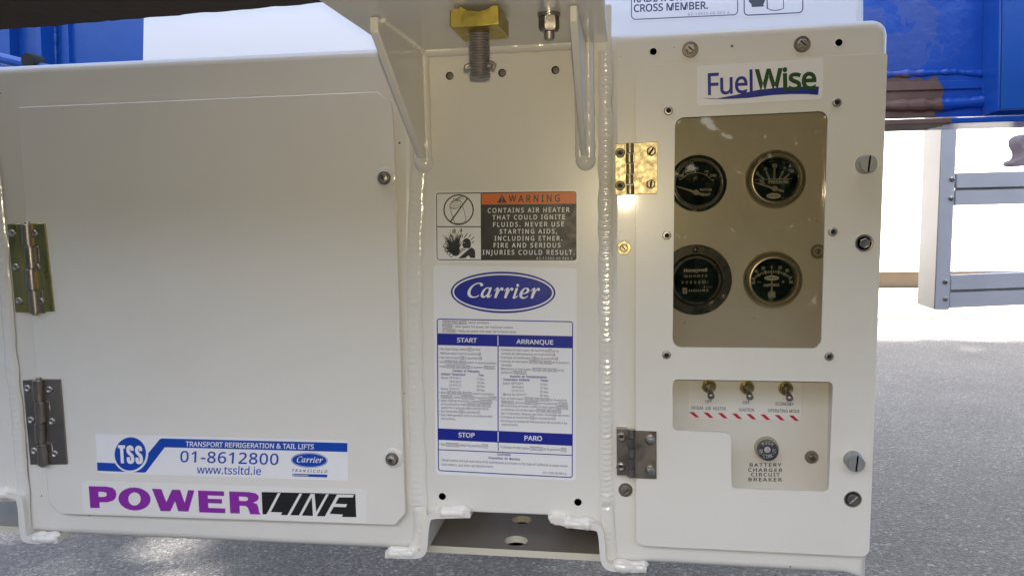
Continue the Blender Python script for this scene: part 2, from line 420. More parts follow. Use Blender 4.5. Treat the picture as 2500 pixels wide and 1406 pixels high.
WLOC = {}
def put(name, me, parent=None, loc=None, bevel=0., seg=2, label=None, angle=30, rot=None):
    o = bpy.data.objects.new(name, me); col.objects.link(o)
    if loc is not None: o.location = loc
    if rot is not None: o.rotation_euler = rot
    if parent is not None:
        o.parent = parent
        # parts are modelled in world space: undo the world position of what carries them
        o.matrix_parent_inverse = Matrix.Translation(-WLOC.get(parent.name, Vector((0, 0, 0))))
    WLOC[o.name] = Vector(loc) if loc is not None else Vector((0, 0, 0))
    if bevel:
        b = o.modifiers.new("edge", 'BEVEL'); b.width = bevel; b.segments = seg; b.use_clamp_overlap = seg < 4; b.limit_method = 'ANGLE'; b.angle_limit = R(angle)
    if label: o['label'] = label
    return o
def thing(name, label, cat, loc=(0, 0, 0), group=None):
    o = bpy.data.objects.new(name, None); col.objects.link(o); o.location = loc
    o['label'] = label; o['category'] = cat; o.empty_display_size = .1
    WLOC[o.name] = Vector(loc)
    if group: o['group'] = group
    return o

# ------------------------------------------------------------------ setting: ground and wall
mb = MB(); mb.face([(-60, -40, 0), (60, -40, 0), (60, 90, 0), (-60, 90, 0)], ASPH)
g = mb.build("ground"); g['kind'] = 'structure'

CONC = mat("pale_concrete", (.27, .25, .215), .75, bump=.2, bscale=60, var=.12, vscale=2.5)
mb = MB(); mb.face([(-30, 5.2, .004), (40, 5.2, .004), (40, 7.3, .004), (-30, 7.3, .004)], CONC)
g = mb.build("pavement"); g['kind'] = 'structure'
wall = thing("building", "sunlit pale rendered building wall with plinth behind the side guard", "building", (5, 7.3, 0))
mb = MB(); mb.box((-8, 7.22, .17), (30, 7.6, 2.6), WALL); mb.build("wall", wall)
mb = MB(); mb.box((-8, 7.34, 0), (30, 7.6, .165), PLINTH); mb.build("plinth", wall)

# ------------------------------------------------------------------ trees that shade the yard
LEAF = mat("tree_leaf", (.055, .085, .022), .5, var=.4, vscale=2)
BARK = mat("tree_bark", (.11, .085, .065), .85, bump=.6, bscale=30, var=.3, vscale=8)
ST = sun_dir.y / sun_dir.z, sun_dir.x / sun_dir.z
def leaf(mb, c, s, rg, nrm):
    a = Vector((rg.uniform(-1, 1), rg.uniform(-1, 1), rg.uniform(-1, 1))); b = nrm.cross(a).normalized(); a = b.cross(nrm).normalized()
    mb.face([c - a * s, c - a * s * .2 + b * s * .55, c + a * s, c - a * s * .2 - b * s * .55], LEAF)
KX, KY = -sun_dir.x / sun_dir.z, -sun_dir.y / sun_dir.z        # shift of a shadow per metre of height
def seg_d(x, y, ax, ay, bx, by):
    t = max(0, min(1, ((x - ax) * (bx - ax) + (y - ay) * (by - ay)) / ((bx - ax) ** 2 + (by - ay) ** 2)))
    return math.hypot(x - ax - t * (bx - ax), y - ay - t * (by - ay))
STREAK = ((-1.44, .80, -1.14, 1.10), (-1.12, .76, -.84, 1.00), (-1.75, 1.12, -1.58, 1.06))     # gaps that let sun spots through to the ground
def tree(cx, cy, rx, ry, z, n, label, seed):
    rg = random.Random(seed); t = thing("tree", label, "tree", (cx, cy, 0), "tall trees behind the hedge")
    mb = MB(); b0 = Vector((cx, cy, 0)); top = Vector((cx + rg.uniform(-.5, .5), cy, z)); k = b0.lerp(top, .6)
    mb.tube([b0, b0.lerp(k, .5), k, k.lerp(top, .5), top], [.3, .24, .2, .14, .06], BARK, 12)
    for i in range(9):
        e = Vector((cx + rx * rg.uniform(-.85, .85), cy + ry * rg.uniform(-.85, .85), z + rg.uniform(-.5, .8)))
        mb.tube([k, k.lerp(e, .5) + Vector((0, 0, .4)), e], [.1, .07, .02], BARK, 7)
    mb.build("trunk", t)
    mb = MB()
    for i in range(n):
        c = Vector((cx + rx * rg.uniform(-1.05, 1.05), cy + ry * rg.uniform(-1, 1), z + rg.uniform(-1, 1)))
        x, y = c.x + KX * c.z, c.y + KY * c.z               # where its shade falls at ground level
        if y > 4.28 + .05 * math.sin(x * 2.2): continue
        if any(seg_d(x, y, *g) < .095 for g in STREAK): continue
        leaf(mb, c, rg.uniform(.12, .22), rg, Vector((rg.uniform(-.7, .7), rg.uniform(-.7, .7), 1)).normalized())
    mb.build("crown", t)
WH = ("far left", "left", "middle left", "middle right", "right", "far right")
TZ = 15.0
for i in range(6):
    tree(-9.5 + 4.2 * i - KX * TZ, -.3 - KY * TZ, 2.5, 4.5, TZ, 11000, "tall tree with a spreading crown, %s of the row behind the hedge" % WH[i], 11 + i)
def hedge():
    rg = random.Random(5); mb = MB()
    for i in range(85000):
        q = rg.uniform(-19, 19); z = 3.2 * rg.random(); d = rg.uniform(-.3, .3) + .12 * math.sin(q * 2.1 + z)
        if z > 2.85 + .2 * math.sin(q * 1.7) + .1 * math.sin(q * 5): continue
        if any(((q - gx) / gw) ** 2 + ((z - gz) / gh) ** 2 < 1 for gx, gz, gw, gh in ((.70, 1.56, .07, .12), (.88, 1.42, .08, .07), (1.30, 1.70, .12, .06), (1.52, 1.62, .04, .07), (.45, 1.66, .05, .07))): continue
        x, y = (q, -6 + d) if abs(q) < 12 else (math.copysign(12 + d, q), -6 + (abs(q) - 12))
        leaf(mb, Vector((x, y, z)), rg.uniform(.05, .11), rg, Vector((rg.uniform(-.7, .7), 1, rg.uniform(-.5, .9))).normalized())
    h = mb.build("hedge"); h['label'] = "tall green hedge along the near side of the yard"; h['category'] = "hedge"
hedge()

# ------------------------------------------------------------------ the trailer above and behind
trailer = thing("trailer", "blue steel trailer chassis with rusty lower flange behind the white generator set", "trailer", (0, 1, 0))
ZB = P(1200, 118, 0).z + .0125          # the flange lies on the bracket plate
jag = []; x = -60
while x < 2600:
    yy = (75 - 70 * x / 820 + random.uniform(-1.6, 1.6)) if x < 820 else 5 - (x - 820) * .012
    q = PZ(x, yy, ZB); jag.append((q.x, q.y)); x += random.uniform(10, 34)
jag = [(-2.6, jag[0][1] + .09)] + jag + [(2.6, jag[-1][1])]
mb = MB(); n = len(jag)
lo = [Vector((x, y, ZB)) for x, y in jag] + [Vector((2.6, -.49, ZB)), Vector((-2.6, -.47, ZB))]
tri = tessellate_polygon([[Vector((p.x, p.y, 0)) for p in lo]]); N = len(lo); hi = [p + Vector((0, 0, .014)) for p in lo]
mb.add(lo + hi, [tuple(t) for t in tri] + [tuple(N + k for k in t) for t in tri] + [(i, (i + 1) % N, N + (i + 1) % N, N + i) for i in range(N)], BROWN)
mb.box((-2.6, -.30, ZB + .013), (2.6, -.285, ZB + .22), BROWN); mb.box((-2.6, -.45, ZB + .218), (2.6, -.18, ZB + .232), BROWN)
mb.build("main_beam", trailer, label="dark brown rusty beam with a rough lower edge")
mb = MB(); mb.box((-1.2, .72, 1.22), (.75, 2.2, 1.28), CONTP); mb.build("deck", trailer)  # unseen deck, its extent set to darken the ground below
mb = MB(); mb.box((-2.2, 2.2, .22), (.55, 2.6, 1.2), CONTP); mb.build("glare_block", trailer, bevel=.01)  # unseen box added to keep wall glare off the ground
# blue cross member on the right
YB = .45
mb = MB()
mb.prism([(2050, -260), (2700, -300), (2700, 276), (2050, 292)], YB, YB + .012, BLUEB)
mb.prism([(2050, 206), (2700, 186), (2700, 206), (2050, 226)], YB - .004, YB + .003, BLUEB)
def ridge(path, r, Y, m, amp=.5, step=3, sc=90, seg=8):
    pts = []; rr = []
    for i in range(len(path) - 1):
        a, b = Vector(path[i]), Vector(path[i + 1]); n = max(2, int((b - a).length / step))
        for k in range(n):
            q = a.lerp(b, k / n); pts.append(P(q.x, q.y, Y)); rr.append(r)
    pts.append(P(*path[-1], Y)); rr.append(r)
    n = len(pts)
    for i, p in enumerate(pts):
        rr[i] = r * (1 + amp * noise.noise(p * sc)) * math.sqrt(max(.02, min(1, (i + .05) / 5.5, (n - 1 - i + .05) / 5.5)))
    return pts, rr
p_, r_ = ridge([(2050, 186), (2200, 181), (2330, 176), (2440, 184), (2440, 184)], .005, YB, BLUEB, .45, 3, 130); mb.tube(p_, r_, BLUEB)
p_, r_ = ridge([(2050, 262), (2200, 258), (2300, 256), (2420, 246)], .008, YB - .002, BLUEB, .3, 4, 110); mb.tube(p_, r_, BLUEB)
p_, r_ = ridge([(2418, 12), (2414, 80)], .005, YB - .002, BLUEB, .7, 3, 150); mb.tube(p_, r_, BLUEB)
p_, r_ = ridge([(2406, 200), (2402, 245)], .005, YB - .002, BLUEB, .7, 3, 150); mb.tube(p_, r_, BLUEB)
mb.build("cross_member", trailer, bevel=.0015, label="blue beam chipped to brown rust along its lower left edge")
mb = MB(); mb.prism([(2050, 296), (2700, 276), (2700, 290), (2050, 310)], YB - .045, YB + .06, BLUEB); mb.build("lower_flange", trailer, bevel=.0015)
mb = MB(); mb.prism([(2446, -300), (2453, -300), (2443, 272), (2436, 272)], YB - .05, YB, BLUEP)
mb.prism([(2453, -300), (2700, -310), (2700, 258), (2443, 270)], YB - .05, YB - .044, BLUEP)
mb.build("stiffener", trailer, bevel=.002)
# blue work behind the left panel
YR = .5
mb = MB()
mb.prism([(-80, 10), (420, -10), (420, 240), (-80, 240)], YR, YR + .01, BLUEP)
mb.prism([(86, 10), (96, 10), (106, 240), (94, 240)], YR - .035, YR, BLUEP)
mb.prism([(-60, 10), (20, 10), (28, 240), (-60, 240)], YR - .02, YR, BLUEP)
mb.prism([(150, 10), (164, 10), (172, 240), (152, 240)], YR - .008, YR, BLUEP)
for xx in (35, 132):
    p_, r_ = ridge([(xx, -40), (xx + 6, 230)], .004, YR - .002, BLUEP, .5, 3, 150); mb.tube(p_, r_, BLUEP)
mb.build("rear_panel", trailer, bevel=.002, label="blue ribbed steel plate seen above the left panel")
mb = MB(); mb.tube([P(-40, 133, .30), P(62, 158, .30), P(120, 172, .30)], .008, BLUEP); mb.build("brace", trailer)
mb = MB(); c = P(84, 152, .30); mb.lathe(c, [(.010, -.014), (.011, -.01), (.011, .01)], DARKHOLE, 20); mb.build("end_cap", trailer)
# side guard on the far side
YG = 1.9
guard = MB()
guard.prism([(2301, 270), (2339, 270), (2318, 756), (2281, 756)], YG, YG + .15, ALU, ALU_DIM)
sg = guard.build("side_guard", trailer, bevel=.003, label="grey aluminium side guard of horizontal rails")
rl = [((2335, 423), (2640, 414), (2640, 452), (2334, 459)), ((2333, 466), (2640, 458), (2640, 494), (2331, 502)),
      ((2322, 672), (2640, 660), (2640, 697), (2320, 708)), ((2320, 715), (2640, 703), (2640, 738), (2317, 752))]
for q in rl:
    mb = MB(); mb.prism(list(q), YG + .005, YG + .035, ALU); mb.build("rail", sg, bevel=.002)
for (a, b) in ((458, 466), (707, 715)):
    mb = MB(); mb.prism([(2334 if a < 500 else 2321, a - 2), (2640, a - 10), (2640, b - 6), (2333 if a < 500 else 2319, b + 2)], YG + .02, YG + .03, DSTEEL); mb.build("groove_strip", sg)
for q in ((2324, 438), (2322, 485), (2308, 688), (2308, 729)):
    mb = MB(); mb.lathe(P(*q, YG), [(.008, 0), (.008, -.003), (.004, -.006), (0, -.006)], STEEL, 14); mb.build("bolt", sg)
# faded red lever at the right edge
mb = MB(); mb.prism(chaikin([(2494, 332), (2520, 322), (2545, 360), (2520, 385), (2518, 405), (2476, 405), (2478, 392), (2496, 388), (2502, 372), (2488, 350)], 2), .62, .66, PINK)
mb.build("lever", trailer, bevel=.002, label="faded red iron lever end at the right edge")

# ------------------------------------------------------------------ the generator set
gen = thing("generator_set", "white painted refrigeration generator set with two hinged doors slung under the trailer", "generator set", (0, .15, .5))
YF = 0.0

def weld(mb, path, hw, h, m, Y=YF, period=11, rip=.0007, sag=9, step=1.6, rough=.4, nu=9):
    pts = []
    for i in range(len(path) - 1):
        a, b = Vector(path[i]), Vector(path[i + 1]); n = max(2, int((b - a).length / step))
        for k in range(n): pts.append(a.lerp(b, k / n))
    pts.append(Vector(path[-1])); n = len(pts); vs = []; s = 0
    for i, p in enumerate(pts):
        d = (pts[min(n - 1, i + 1)] - pts[max(0, i - 1)]).normalized(); nn = Vector((-d.y, d.x))
        if i: s += (pts[i] - pts[i - 1]).length
        wob = 1 + .22 * noise.noise(Vector((s * .02, hw, 3.1)))
        end = min(1, i / 5, (n - 1 - i) / 5)
        for k in range(nu):
            u = -1 + 2 * k / (nu - 1); q = p + nn * u * hw * wob
            ph = (s - sag * (1 - u * u) + 3 * noise.noise(Vector((s * .03, u, 0)))) / period
            saw = ph - math.floor(ph); r = (saw ** 1.5) if saw < .8 else (1 - saw) * 3.6
            irr = .5 + .7 * noise.noise(Vector((math.floor(ph) * 3.7, 1, hw)))
            hh = h * (1 - u * u) ** .6 * end + rip * max(0, irr) * r * (1 - u * u) * end + rough * .0004 * noise.noise(Vector((q.x * .09, q.y * .09, 0))) * (1 - abs(u))
            w = P(q.x, q.y, Y); vs.append(Vector((w.x, Y - max(hh, -.0002) - (.0001 if 0 < k < nu - 1 else -.0004), w.z)))
    fs = [(i * nu + k, i * nu + k + 1, (i + 1) * nu + k + 1, (i + 1) * nu + k) for i in range(n - 1) for k in range(nu - 1)]
    mb.add(vs, fs, m)
def lump(mb, path, r, Y, m, amp=.35, squash=1.):
    p_, r_ = ridge(path, r, Y, m, amp, 2.2, 110); mb.tube(p_, r_, m, 12)

# ---- left housing
mb = MB()
HL = [(-260, 173), (1012, 112), (1012, 1100), (1032, 1347), (164, 1307), (60, 1300), (52, 1100), (-260, 1100)]
mb.prism(HL, YF, .34, WHITE)
left = mb.build("side_housing", gen, bevel=.009, seg=5, label="white sheet steel housing behind the left door")
# ---- rear cover seen above the left panel, leaning back
TR = Tilt(P(640, 130, .22), (0, .94, -.34)); mb = MB()
mb.prism([(352, 0), (1000, -30), (1000, 190), (348, 210)], TR, TR + .02, WHITE_SKY)
mb.build("rear_cover", gen, label="white cover tinted bluish by the sky seen above the left door")

# ---- access door on the left
YD = -.0065
mb = MB()
mb.prism([(46, 262), (921, 224), (956, 252), (962, 340), (976, 800), (990, 1252), (965, 1282), (150, 1255), (119, 1226), (78, 800)], YD, YD + .003, WHITE)
door = mb.build("access_door", gen, bevel=.0009, seg=2, label="wide plain white access door on the left")

# fasteners, modelled once each around their own centre
def mesh_only(mb, name):
    o = mb.build(name); me = o.data; bpy.data.objects.remove(o); return me
O0 = Vector((0, 0, 0))
def half_disc(mb, r, gap, y0, y1, rot, m, n=16, c0=Vector((0, 0, 0))):
    for sgn in (1, -1):
        a0 = math.asin(gap / r); pts = []
        for i in range(n + 1):
            a = a0 + (math.pi - 2 * a0) * i / n; pts.append((r * math.cos(a), sgn * r * math.sin(a)))
        c, s = math.cos(rot), math.sin(rot); pts = [(x * c - y * s, x * s + y * c) for x, y in pts]
        N = len(pts); vs = [(x, y0, z) for x, z in pts] + [(x * .9, y1, z * .9) for x, z in pts]
        fs = [tuple(range(N)), tuple(range(N, 2 * N))] + [(i, (i + 1) % N, N + (i + 1) % N, N + i) for i in range(N)]
        mb.add([c0 + Vector(v) for v in vs], fs, m)
def slotted(R0, rot, washer=True, hexed=True, m=DSTEEL, mw=GUNMET):
    mb = MB(); y = 0
    if washer:
        mb.lathe(O0, [(R0, .001), (R0, -.0008), (R0 * .94, -.0014), (R0 * .6, -.0014), (R0 * .6, .001)], mw, 32); y = -.001
    if hexed:
        mb.lathe(O0, [(R0 * .62, y), (R0 * .62, y - .0022), (R0 * .52, y - .003), (0, y - .003)], m, 6); y -= .0025
    mb.lathe(O0, [(R0 * .44, y), (R0 * .44, y - .0006), (0, y - .0006)], DARKHOLE, 24)
    half_disc(mb, R0 * .47, R0 * .085, y, y - .002, rot, m)
    return mesh_only(mb, "slotted_screw")
RIV = MB(); RIV.lathe(O0, [(.0042, .0005), (.0042, -.0006), (.0034, -.0015), (.0024, -.0016), (.0019, -.0009), (.0017, .0)], DSTEEL, 24)
RIV.lathe(O0, [(.0018, -.0003), (.0009, -.0006), (0, -.0008)], DARKHOLE, 16); RIV = mesh_only(RIV, "rivet")
HOLE = MB(); HOLE.lathe(O0, [(.0042, .0004), (.0042, -.0004), (.0035, -.0006), (.0031, -.0001)], WHITE, 24); HOLE.lathe(O0, [(.0033, -.0002), (0, -.0002)], DARKHOLE, 20); HOLE = mesh_only(HOLE, "hole")

# door screws with clear washers
for q in ((939, 435), (958, 1119)):
    mb = MB(); c = P(*q, YD); wsh = c + Vector((.0012, 0, .0005))
    mb.lathe(wsh, [(.0102, .0005), (.0102, -.0007), (.0096, -.0011), (.005, -.0011)], NYLON, 40)
    mb.lathe(c, [(.0068, -.001), (.0068, -.0022), (.0064, -.0026), (.005, -.0026)], GUNMET, 32)
    mb.lathe(c, [(.0050, -.0024), (.0049, -.0042), (.0040, -.0056), (.002, -.0062), (0, -.0063)], DSTEEL, 28)
    for r in (.35, .35 + math.pi / 2):
        u = Vector((math.cos(r), 0, math.sin(r))); w = Vector((-u.z, 0, u.x)); k = c + Vector((0, -.00645, 0))
        mb.face([k + u * .0026 + w * .0005, k - u * .0026 + w * .0005, k - u * .0026 - w * .0005, k + u * .0026 - w * .0005], DARKHOLE)
    mb.build("door_screw", door)

def hinge(name, parent, leafA, leafB, bar0, bar1, rad_px, knuckles, rivets, mleaf, mbar, Y, pin=True, rivm=DSTEEL):
    mb = MB()
    mb.prism(leafA, Y - .0018, Y, mleaf); mb.prism(leafB, Y - .0022, Y, mleaf)
    a, b = Vector(bar0), Vector(bar1); r = rad_px * mpp(*bar0, Y); yc = Y - r * .55
    n = len(knuckles) - 1
    for i in range(n):
        p, q = a.lerp(b, knuckles[i] + .006), a.lerp(b, knuckles[i + 1] - .006)
        sh = (rad_px * .12) * (1 if i % 2 else -1)
        A, B = P(p.x + sh, p.y, yc), P(q.x + sh, q.y, yc)
        mb.tube([A, A.lerp(B, .02), A.lerp(B, .98), B], [r * .93, r, r, r * .93], mbar, 18)
        # the rolled tongue that joins the knuckle to its leaf
        s = 1 if i % 2 else -1
        e = r * 1.75
        mb.box((min(A.x, A.x + s * e), Y - .0026, B.z), (max(A.x, A.x + s * e), Y - .0004, A.z), mbar)
    if pin:
        A, B = P(a.x, a.y - 5, yc), P(b.x, b.y + 4, yc); mb.tube([A, B], r * .5, DSTEEL, 12)
    for (x, y) in rivets:
        c = P(x, y, Y - .002)
        mb.lathe(c, [(.0040, .0005), (.0040, -.0006), (.0032, -.0016), (.0023, -.0016), (.0017, -.0006)], rivm, 22)
        mb.lathe(c, [(.0019, -.0004), (0, -.0006)], DARKHOLE, 14)
    return mb.build(name, parent, bevel=.0004, seg=1, angle=50)
KN = [0, .25, .5, .74, 1]
h = hinge("hinge", door, [(18, 547), (52, 546), (72, 763), (38, 763)], [(70, 546), (108, 545), (131, 760), (90, 762)], (66, 546), (86, 766), 11.5, KN,
      [(30, 570), (84, 571), (39, 653), (91, 653), (47, 735), (100, 736)], OLIVEZ, GUNMET, YD)
h['label'] = "upper olive yellow zinc hinge of the left door"
h = hinge("hinge", door, [(55, 928), (88, 927), (108, 1134), (74, 1134)], [(104, 926), (146, 925), (163, 1133), (122, 1134)], (94, 926), (106, 1135), 12, KN,
      [(68, 948), (121, 951), (76, 1025), (127, 1028), (84, 1100), (134, 1107)], GUNMET, GUNMET, YD)
h['label'] = "lower brown grey steel hinge of the left door"

# ---- lettering of the oval emblem, traced once
LG = {
 'C': [(1125,285),(1090,215),(1010,170),(900,155),(780,170),(640,215),(500,300),(370,410),(260,535),(190,680),(155,820),(175,930),(230,1015),(310,1080),(420,1108),(540,1108),(660,1090),(770,1045),(850,990),(882,950),(868,925),(840,922),(800,955),(740,995),(650,1025),(560,1035),(480,1022),(410,980),(365,915),(345,830),(348,740),(375,630),(425,520),(500,420),(600,320),(720,255),(830,232),(942,240),(925,275),(922,310),(940,355),(975,380),(1020,387),(1075,370),(1110,335)],
 'a': [(1655,455),(1640,440),(1530,440),(1500,478),(1470,455),(1400,440),(1310,460),(1200,520),(1100,620),(1020,740),(975,860),(962,960),(985,1040),(1040,1095),(1110,1110),(1180,1095),(1250,1050),(1325,980),(1325,1040),(1350,1090),(1400,1110),(1460,1095),(1540,1050),(1605,985),(1640,905),(1620,880),(1590,915),(1540,985),(1510,1000),(1490,975),(1510,900)],
 'ah': [(1430,510),(1465,540),(1465,590),(1440,690),(1380,820),(1290,940),(1220,990),(1170,995),(1130,955),(1125,890),(1150,800),(1210,670),(1290,560),(1360,510),(1400,500)],
 'r': [(1785,665),(1800,620),(1860,540),(1930,475),(2000,440),(2040,445),(2070,480),(2075,540),(2055,660),(2100,580),(2150,500),(2210,450),(2270,438),(2320,465),(2350,520),(2345,590),(2310,635),(2260,650),(2215,635),(2195,580),(2170,590),(2120,660),(2060,770),(2000,900),(1940,1070),(1920,1110),(1765,1110),(1800,990),(1870,760),(1915,620),(1920,575),(1895,570),(1850,620),(1810,680),(1790,685)],
 'i': [(1025,490),(1010,465),(960,460),(900,475),(870,510),(850,580),(780,820),(710,1000),(690,1070),(710,1120),(770,1140),(850,1120),(940,1060),(1010,985),(1028,950),(1010,930),(980,950),(900,1030),(870,1040),(865,1000),(900,890),(970,680)],
 'e': [(1645,950),(1620,925),(1580,960),(1500,1020),(1400,1045),(1330,1030),(1280,980),(1265,920),(1285,850),(1400,845),(1520,815),(1630,760),(1700,680),(1722,600),(1700,520),(1640,460),(1540,438),(1430,455),(1310,525),(1200,640),(1130,770),(1100,880),(1115,1000),(1170,1090),(1260,1135),(1350,1140),(1450,1110),(1560,1040)],
 'eh': [(1510,505),(1555,530),(1570,590),(1545,660),(1490,730),(1400,775),(1300,790),(1330,700),(1390,600),(1450,530)],
}
def emblem_word(mb, p0, p1, caph, Y, m, it=1):
    """word traced as outlines: p0 left end and p1 right end of the baseline in pixels"""
    a, b = Vector(p0), Vector(p1); du = (b - a) / (4569 - 155); k = caph / 950.
    f = lambda x, y: tuple(a + du * (x - 155) + Vector((0, (y - 1110) * k)))
    sh = lambda pts, d: [(x + d, y) for x, y in pts]
    gl = [[LG['C']], [LG['a'], LG['ah']], [LG['r']], [sh(LG['r'], 604)], [sh(LG['i'], 2209)], [ell(3212, 308, 85, 98, 20)], [sh(LG['e'], 2209), sh(LG['eh'], 2209)], [sh(LG['r'], 2218)]]
    for loops in gl:
        mb.poly([mapl(f, chaikin(l, it)) for l in loops], Y, m)

# ---- company sticker on the left door
YS = YD - .0002
z6, z7, z8 = zm(0, 1020, 2.5), zm(225, 1050, 7.8125), zm(630, 1050, 5.859)
mb = MB()
mb.prism(mapl(z6, [(582, 98), (2120, 138), (2125, 382), (595, 335)]), YS, YD, DECAL_W)
y1, y2, y3, y4 = YS - .0001, YS - .0002, YS - .0003, YS - .0004
mb.poly([z7(1065, 440), z7(1275, 185), z7(1290, 168), z7(1325, 153), (848, 1080.8), (848, 1102.8), z7(1385, 322), z7(1035, 780), z7(1015, 797), z7(985, 804), z7(760, 795), z7(900, 640)], y1, TBLUE)
mb.poly(mapl(z7, [(92, 610), (520, 629), (760, 795), (100, 770)]), y1, TBLUE)
mb.poly(mapl(z7, ell(733, 455, 335, 345, 56, .25)), y2, DECAL_W)
mb.poly(mapl(z7, ell(728, 449, 298, 318, 56, .25)), y3, TBLUE)
mb.poly(mapl(z7, [(490, 280), (628, 285), (628, 345), (592, 345), (607, 628), (548, 628), (530, 342), (492, 340)]), y4, DECAL_W)
S_ = [(762, 388), (757, 345), (742, 322), (718, 315), (694, 325), (682, 350), (686, 400), (700, 428), (735, 458), (763, 488), (771, 530), (772, 580), (758, 602), (733, 609), (705, 600), (691, 575), (690, 512)]
for dx, dy in ((0, 0), (165, 5)):
    mb.quads([mapl(z7, q) for q in stroke([(x + dx, y + dy) for x, y in S_], 62)], y4, DECAL_W)
mb.text("TRANSPORT REFRIGERATION & TAIL LIFTS", z6(1132, 172), z6(1915, 190), 11.6, y2, DECAL_W, bold=.016)
mb.text("01-8612800", z6(1098, 267), z6(1698, 285), 26.5, y1, TBLUE, spacing=1.06, bold=.01)
mb.text("www.tssltd.ie", z6(1200, 337), z6(1592, 347), 19, y1, TBLUE, bold=.008)
mb.poly(mapl(z8, ell(733, 427, 262, 108, 56, .02)), y1, TBLUE); mb.poly(mapl(z8, ell(733, 427, 254, 101, 56, .02)), y2, DECAL_W)
mb.poly(mapl(z8, ell(733, 427, 247, 94, 56, .02)), y3, TBLUE)
emblem_word(mb, z8(553, 457), z8(925, 465), 88 / 5.859, y4, DECAL_W)
mb.text("TRANSICOLD", z8(487, 591), z8(990, 606), 6.5, y1, NAVY, spacing=1.5, bold=.015, shear=.25)
mb.poly(rpoly(mapl(z8, [(487, 618), (992, 632), (992, 672), (487, 656)]), [3, 0, 3, 3]), y1, TBLUE)
mb.text("United Technologies", z8(530, 648), z8(718, 653), 3.0, y2, DECAL_W, bold=.02)
mb.poly(mapl(z8, ell(508, 638, 14, 14, 20)), y2, DECAL_W); mb.poly(mapl(z8, ell(508, 638, 6, 6, 12)), y3, TBLUE)
mb.build("company_sticker", door, label="white and blue phone number sticker on the left door")

# ---- name sticker under it
mb = MB()
mb.prism(rpoly(mapl(z6, [(498, 383), (2233, 438), (2239, 641), (506, 576)]), 8), YS, YD, DECAL_C)
Pq = lambda pts: mapl(z6, pts)
mb.poly([Pq([(541, 415), (648, 417), (685, 424), (704, 440), (711, 462), (706, 487), (688, 504), (655, 513), (607, 513), (609, 548), (551, 548)]), Pq([(600, 449), (632, 450), (648, 456), (652, 466), (647, 476), (632, 481), (602, 480)])], y1, PURPLE)
mb.poly([Pq(ell(821, 493, 98, 70, 48, .06)), Pq(ell(821, 493, 38, 40, 32, .06))], y1, PURPLE)
mb.poly(Pq([(927, 430), (985, 433), (1015, 512), (1050, 436), (1100, 438), (1127, 517), (1148, 439), (1186, 441), (1150, 570), (1088, 568), (1068, 507), (1040, 568), (980, 567)]), y1, PURPLE)
mb.poly(Pq([(1208, 441), (1368, 447), (1368, 475), (1268, 471), (1269, 491), (1355, 494), (1355, 521), (1270, 518), (1272, 547), (1375, 551), (1375, 580), (1216, 575)]), y1, PURPLE)
mb.poly([Pq([(1398, 447), (1520, 451), (1558, 458), (1577, 472), (1580, 490), (1568, 506), (1545, 515), (1568, 524), (1577, 545), (1581, 572), (1591, 588), (1527, 586), (1519, 562), (1512, 545), (1498, 536), (1462, 534), (1464, 582), (1405, 580)]), Pq([(1458, 478), (1500, 480), (1514, 487), (1512, 500), (1498, 506), (1460, 504)])], y1, PURPLE)
for pl in ([(50, 882), (285, 892), (120, 1200), (65, 1200)], [(325, 893), (592, 901), (418, 1212), (325, 1208), (345, 1172), (182, 1165)],
           [(632, 903), (752, 905), (585, 1215), (462, 1212)], [(768, 955), (785, 1222), (625, 1217)], [(808, 907), (975, 912), (832, 1165)],
           [(1012, 913), (1130, 915), (955, 1228), (840, 1225)],
           [(1370, 922), (1392, 914), (1405, 1240), (1197, 1235), (1215, 1203), (1025, 1190), (1082, 1092), (1255, 1097), (1275, 1055), (1105, 1047), (1158, 957), (1355, 957)],
           [(50, 880), (1392, 909), (1392, 919), (50, 890)]):
    mb.poly(mapl(z8, pl), y1 if pl[0] != (50, 880) else y2, BLACK)
mb.build("name_sticker", door, label="purple and black lettered sticker at the foot of the left door")

# ---- centre mounting post
YP = .002
mb = MB()
mb.prism([(1006, 20), (1493, 10), (1488, 1245), (1474, 1290), (1380, 1286), (1336, 1257), (1152, 1250), (1110, 1262), (1040, 1262), (1012, 1100)], YP, YP + .012, WHITE)
post = mb.build("mounting_post", gen, bevel=.0015, label="centre white post carrying the warning and instruction stickers")
mb = MB()
weld(mb, [(1478, 125), (1477, 500), (1480, 800), (1482, 1235)], 17, .0011, WELD, YP - .001, 13, .0020, 10)
mb.build("weld_bead", post, ang=60, label="rippled weld seam right of the stickers")
mb = MB()
weld(mb, [(1030, 400), (1020, 420), (1008, 640), (1010, 900), (1020, 1240)], 22, .0012, WELD, YP - .001, 16, .0006, 12, rough=1.)
mb.build("weld_bead", post, ang=60, label="smooth weld seam left of the stickers")
for q in ((1080, 1211), (1411, 1225)):
    c = P(*q, YP); mb = MB(); mb.lathe(c, [(.0046, .0002), (.0044, -.0004), (.0038, -.0003), (.0036, .0)], WHITE, 26); mb.lathe(c, [(.0038, -.0002), (0, -.0002)], DARKHOLE, 22); mb.build("bolt_hole", post)
for q in ((1098, 186), (1226, 179), (1356, 172)):
    c = P(*q, YP); mb = MB(); mb.lathe(c, [(.0039, -.0001), (0, -.0001)], DARKHOLE, 22)
    mb.lathe(c + Vector((.0005, 0, -.0002)), [(.0031, 0), (.0031, -.0008), (.0026, -.0010), (0, -.0010)], PLUG, 22); mb.build("plug", post)
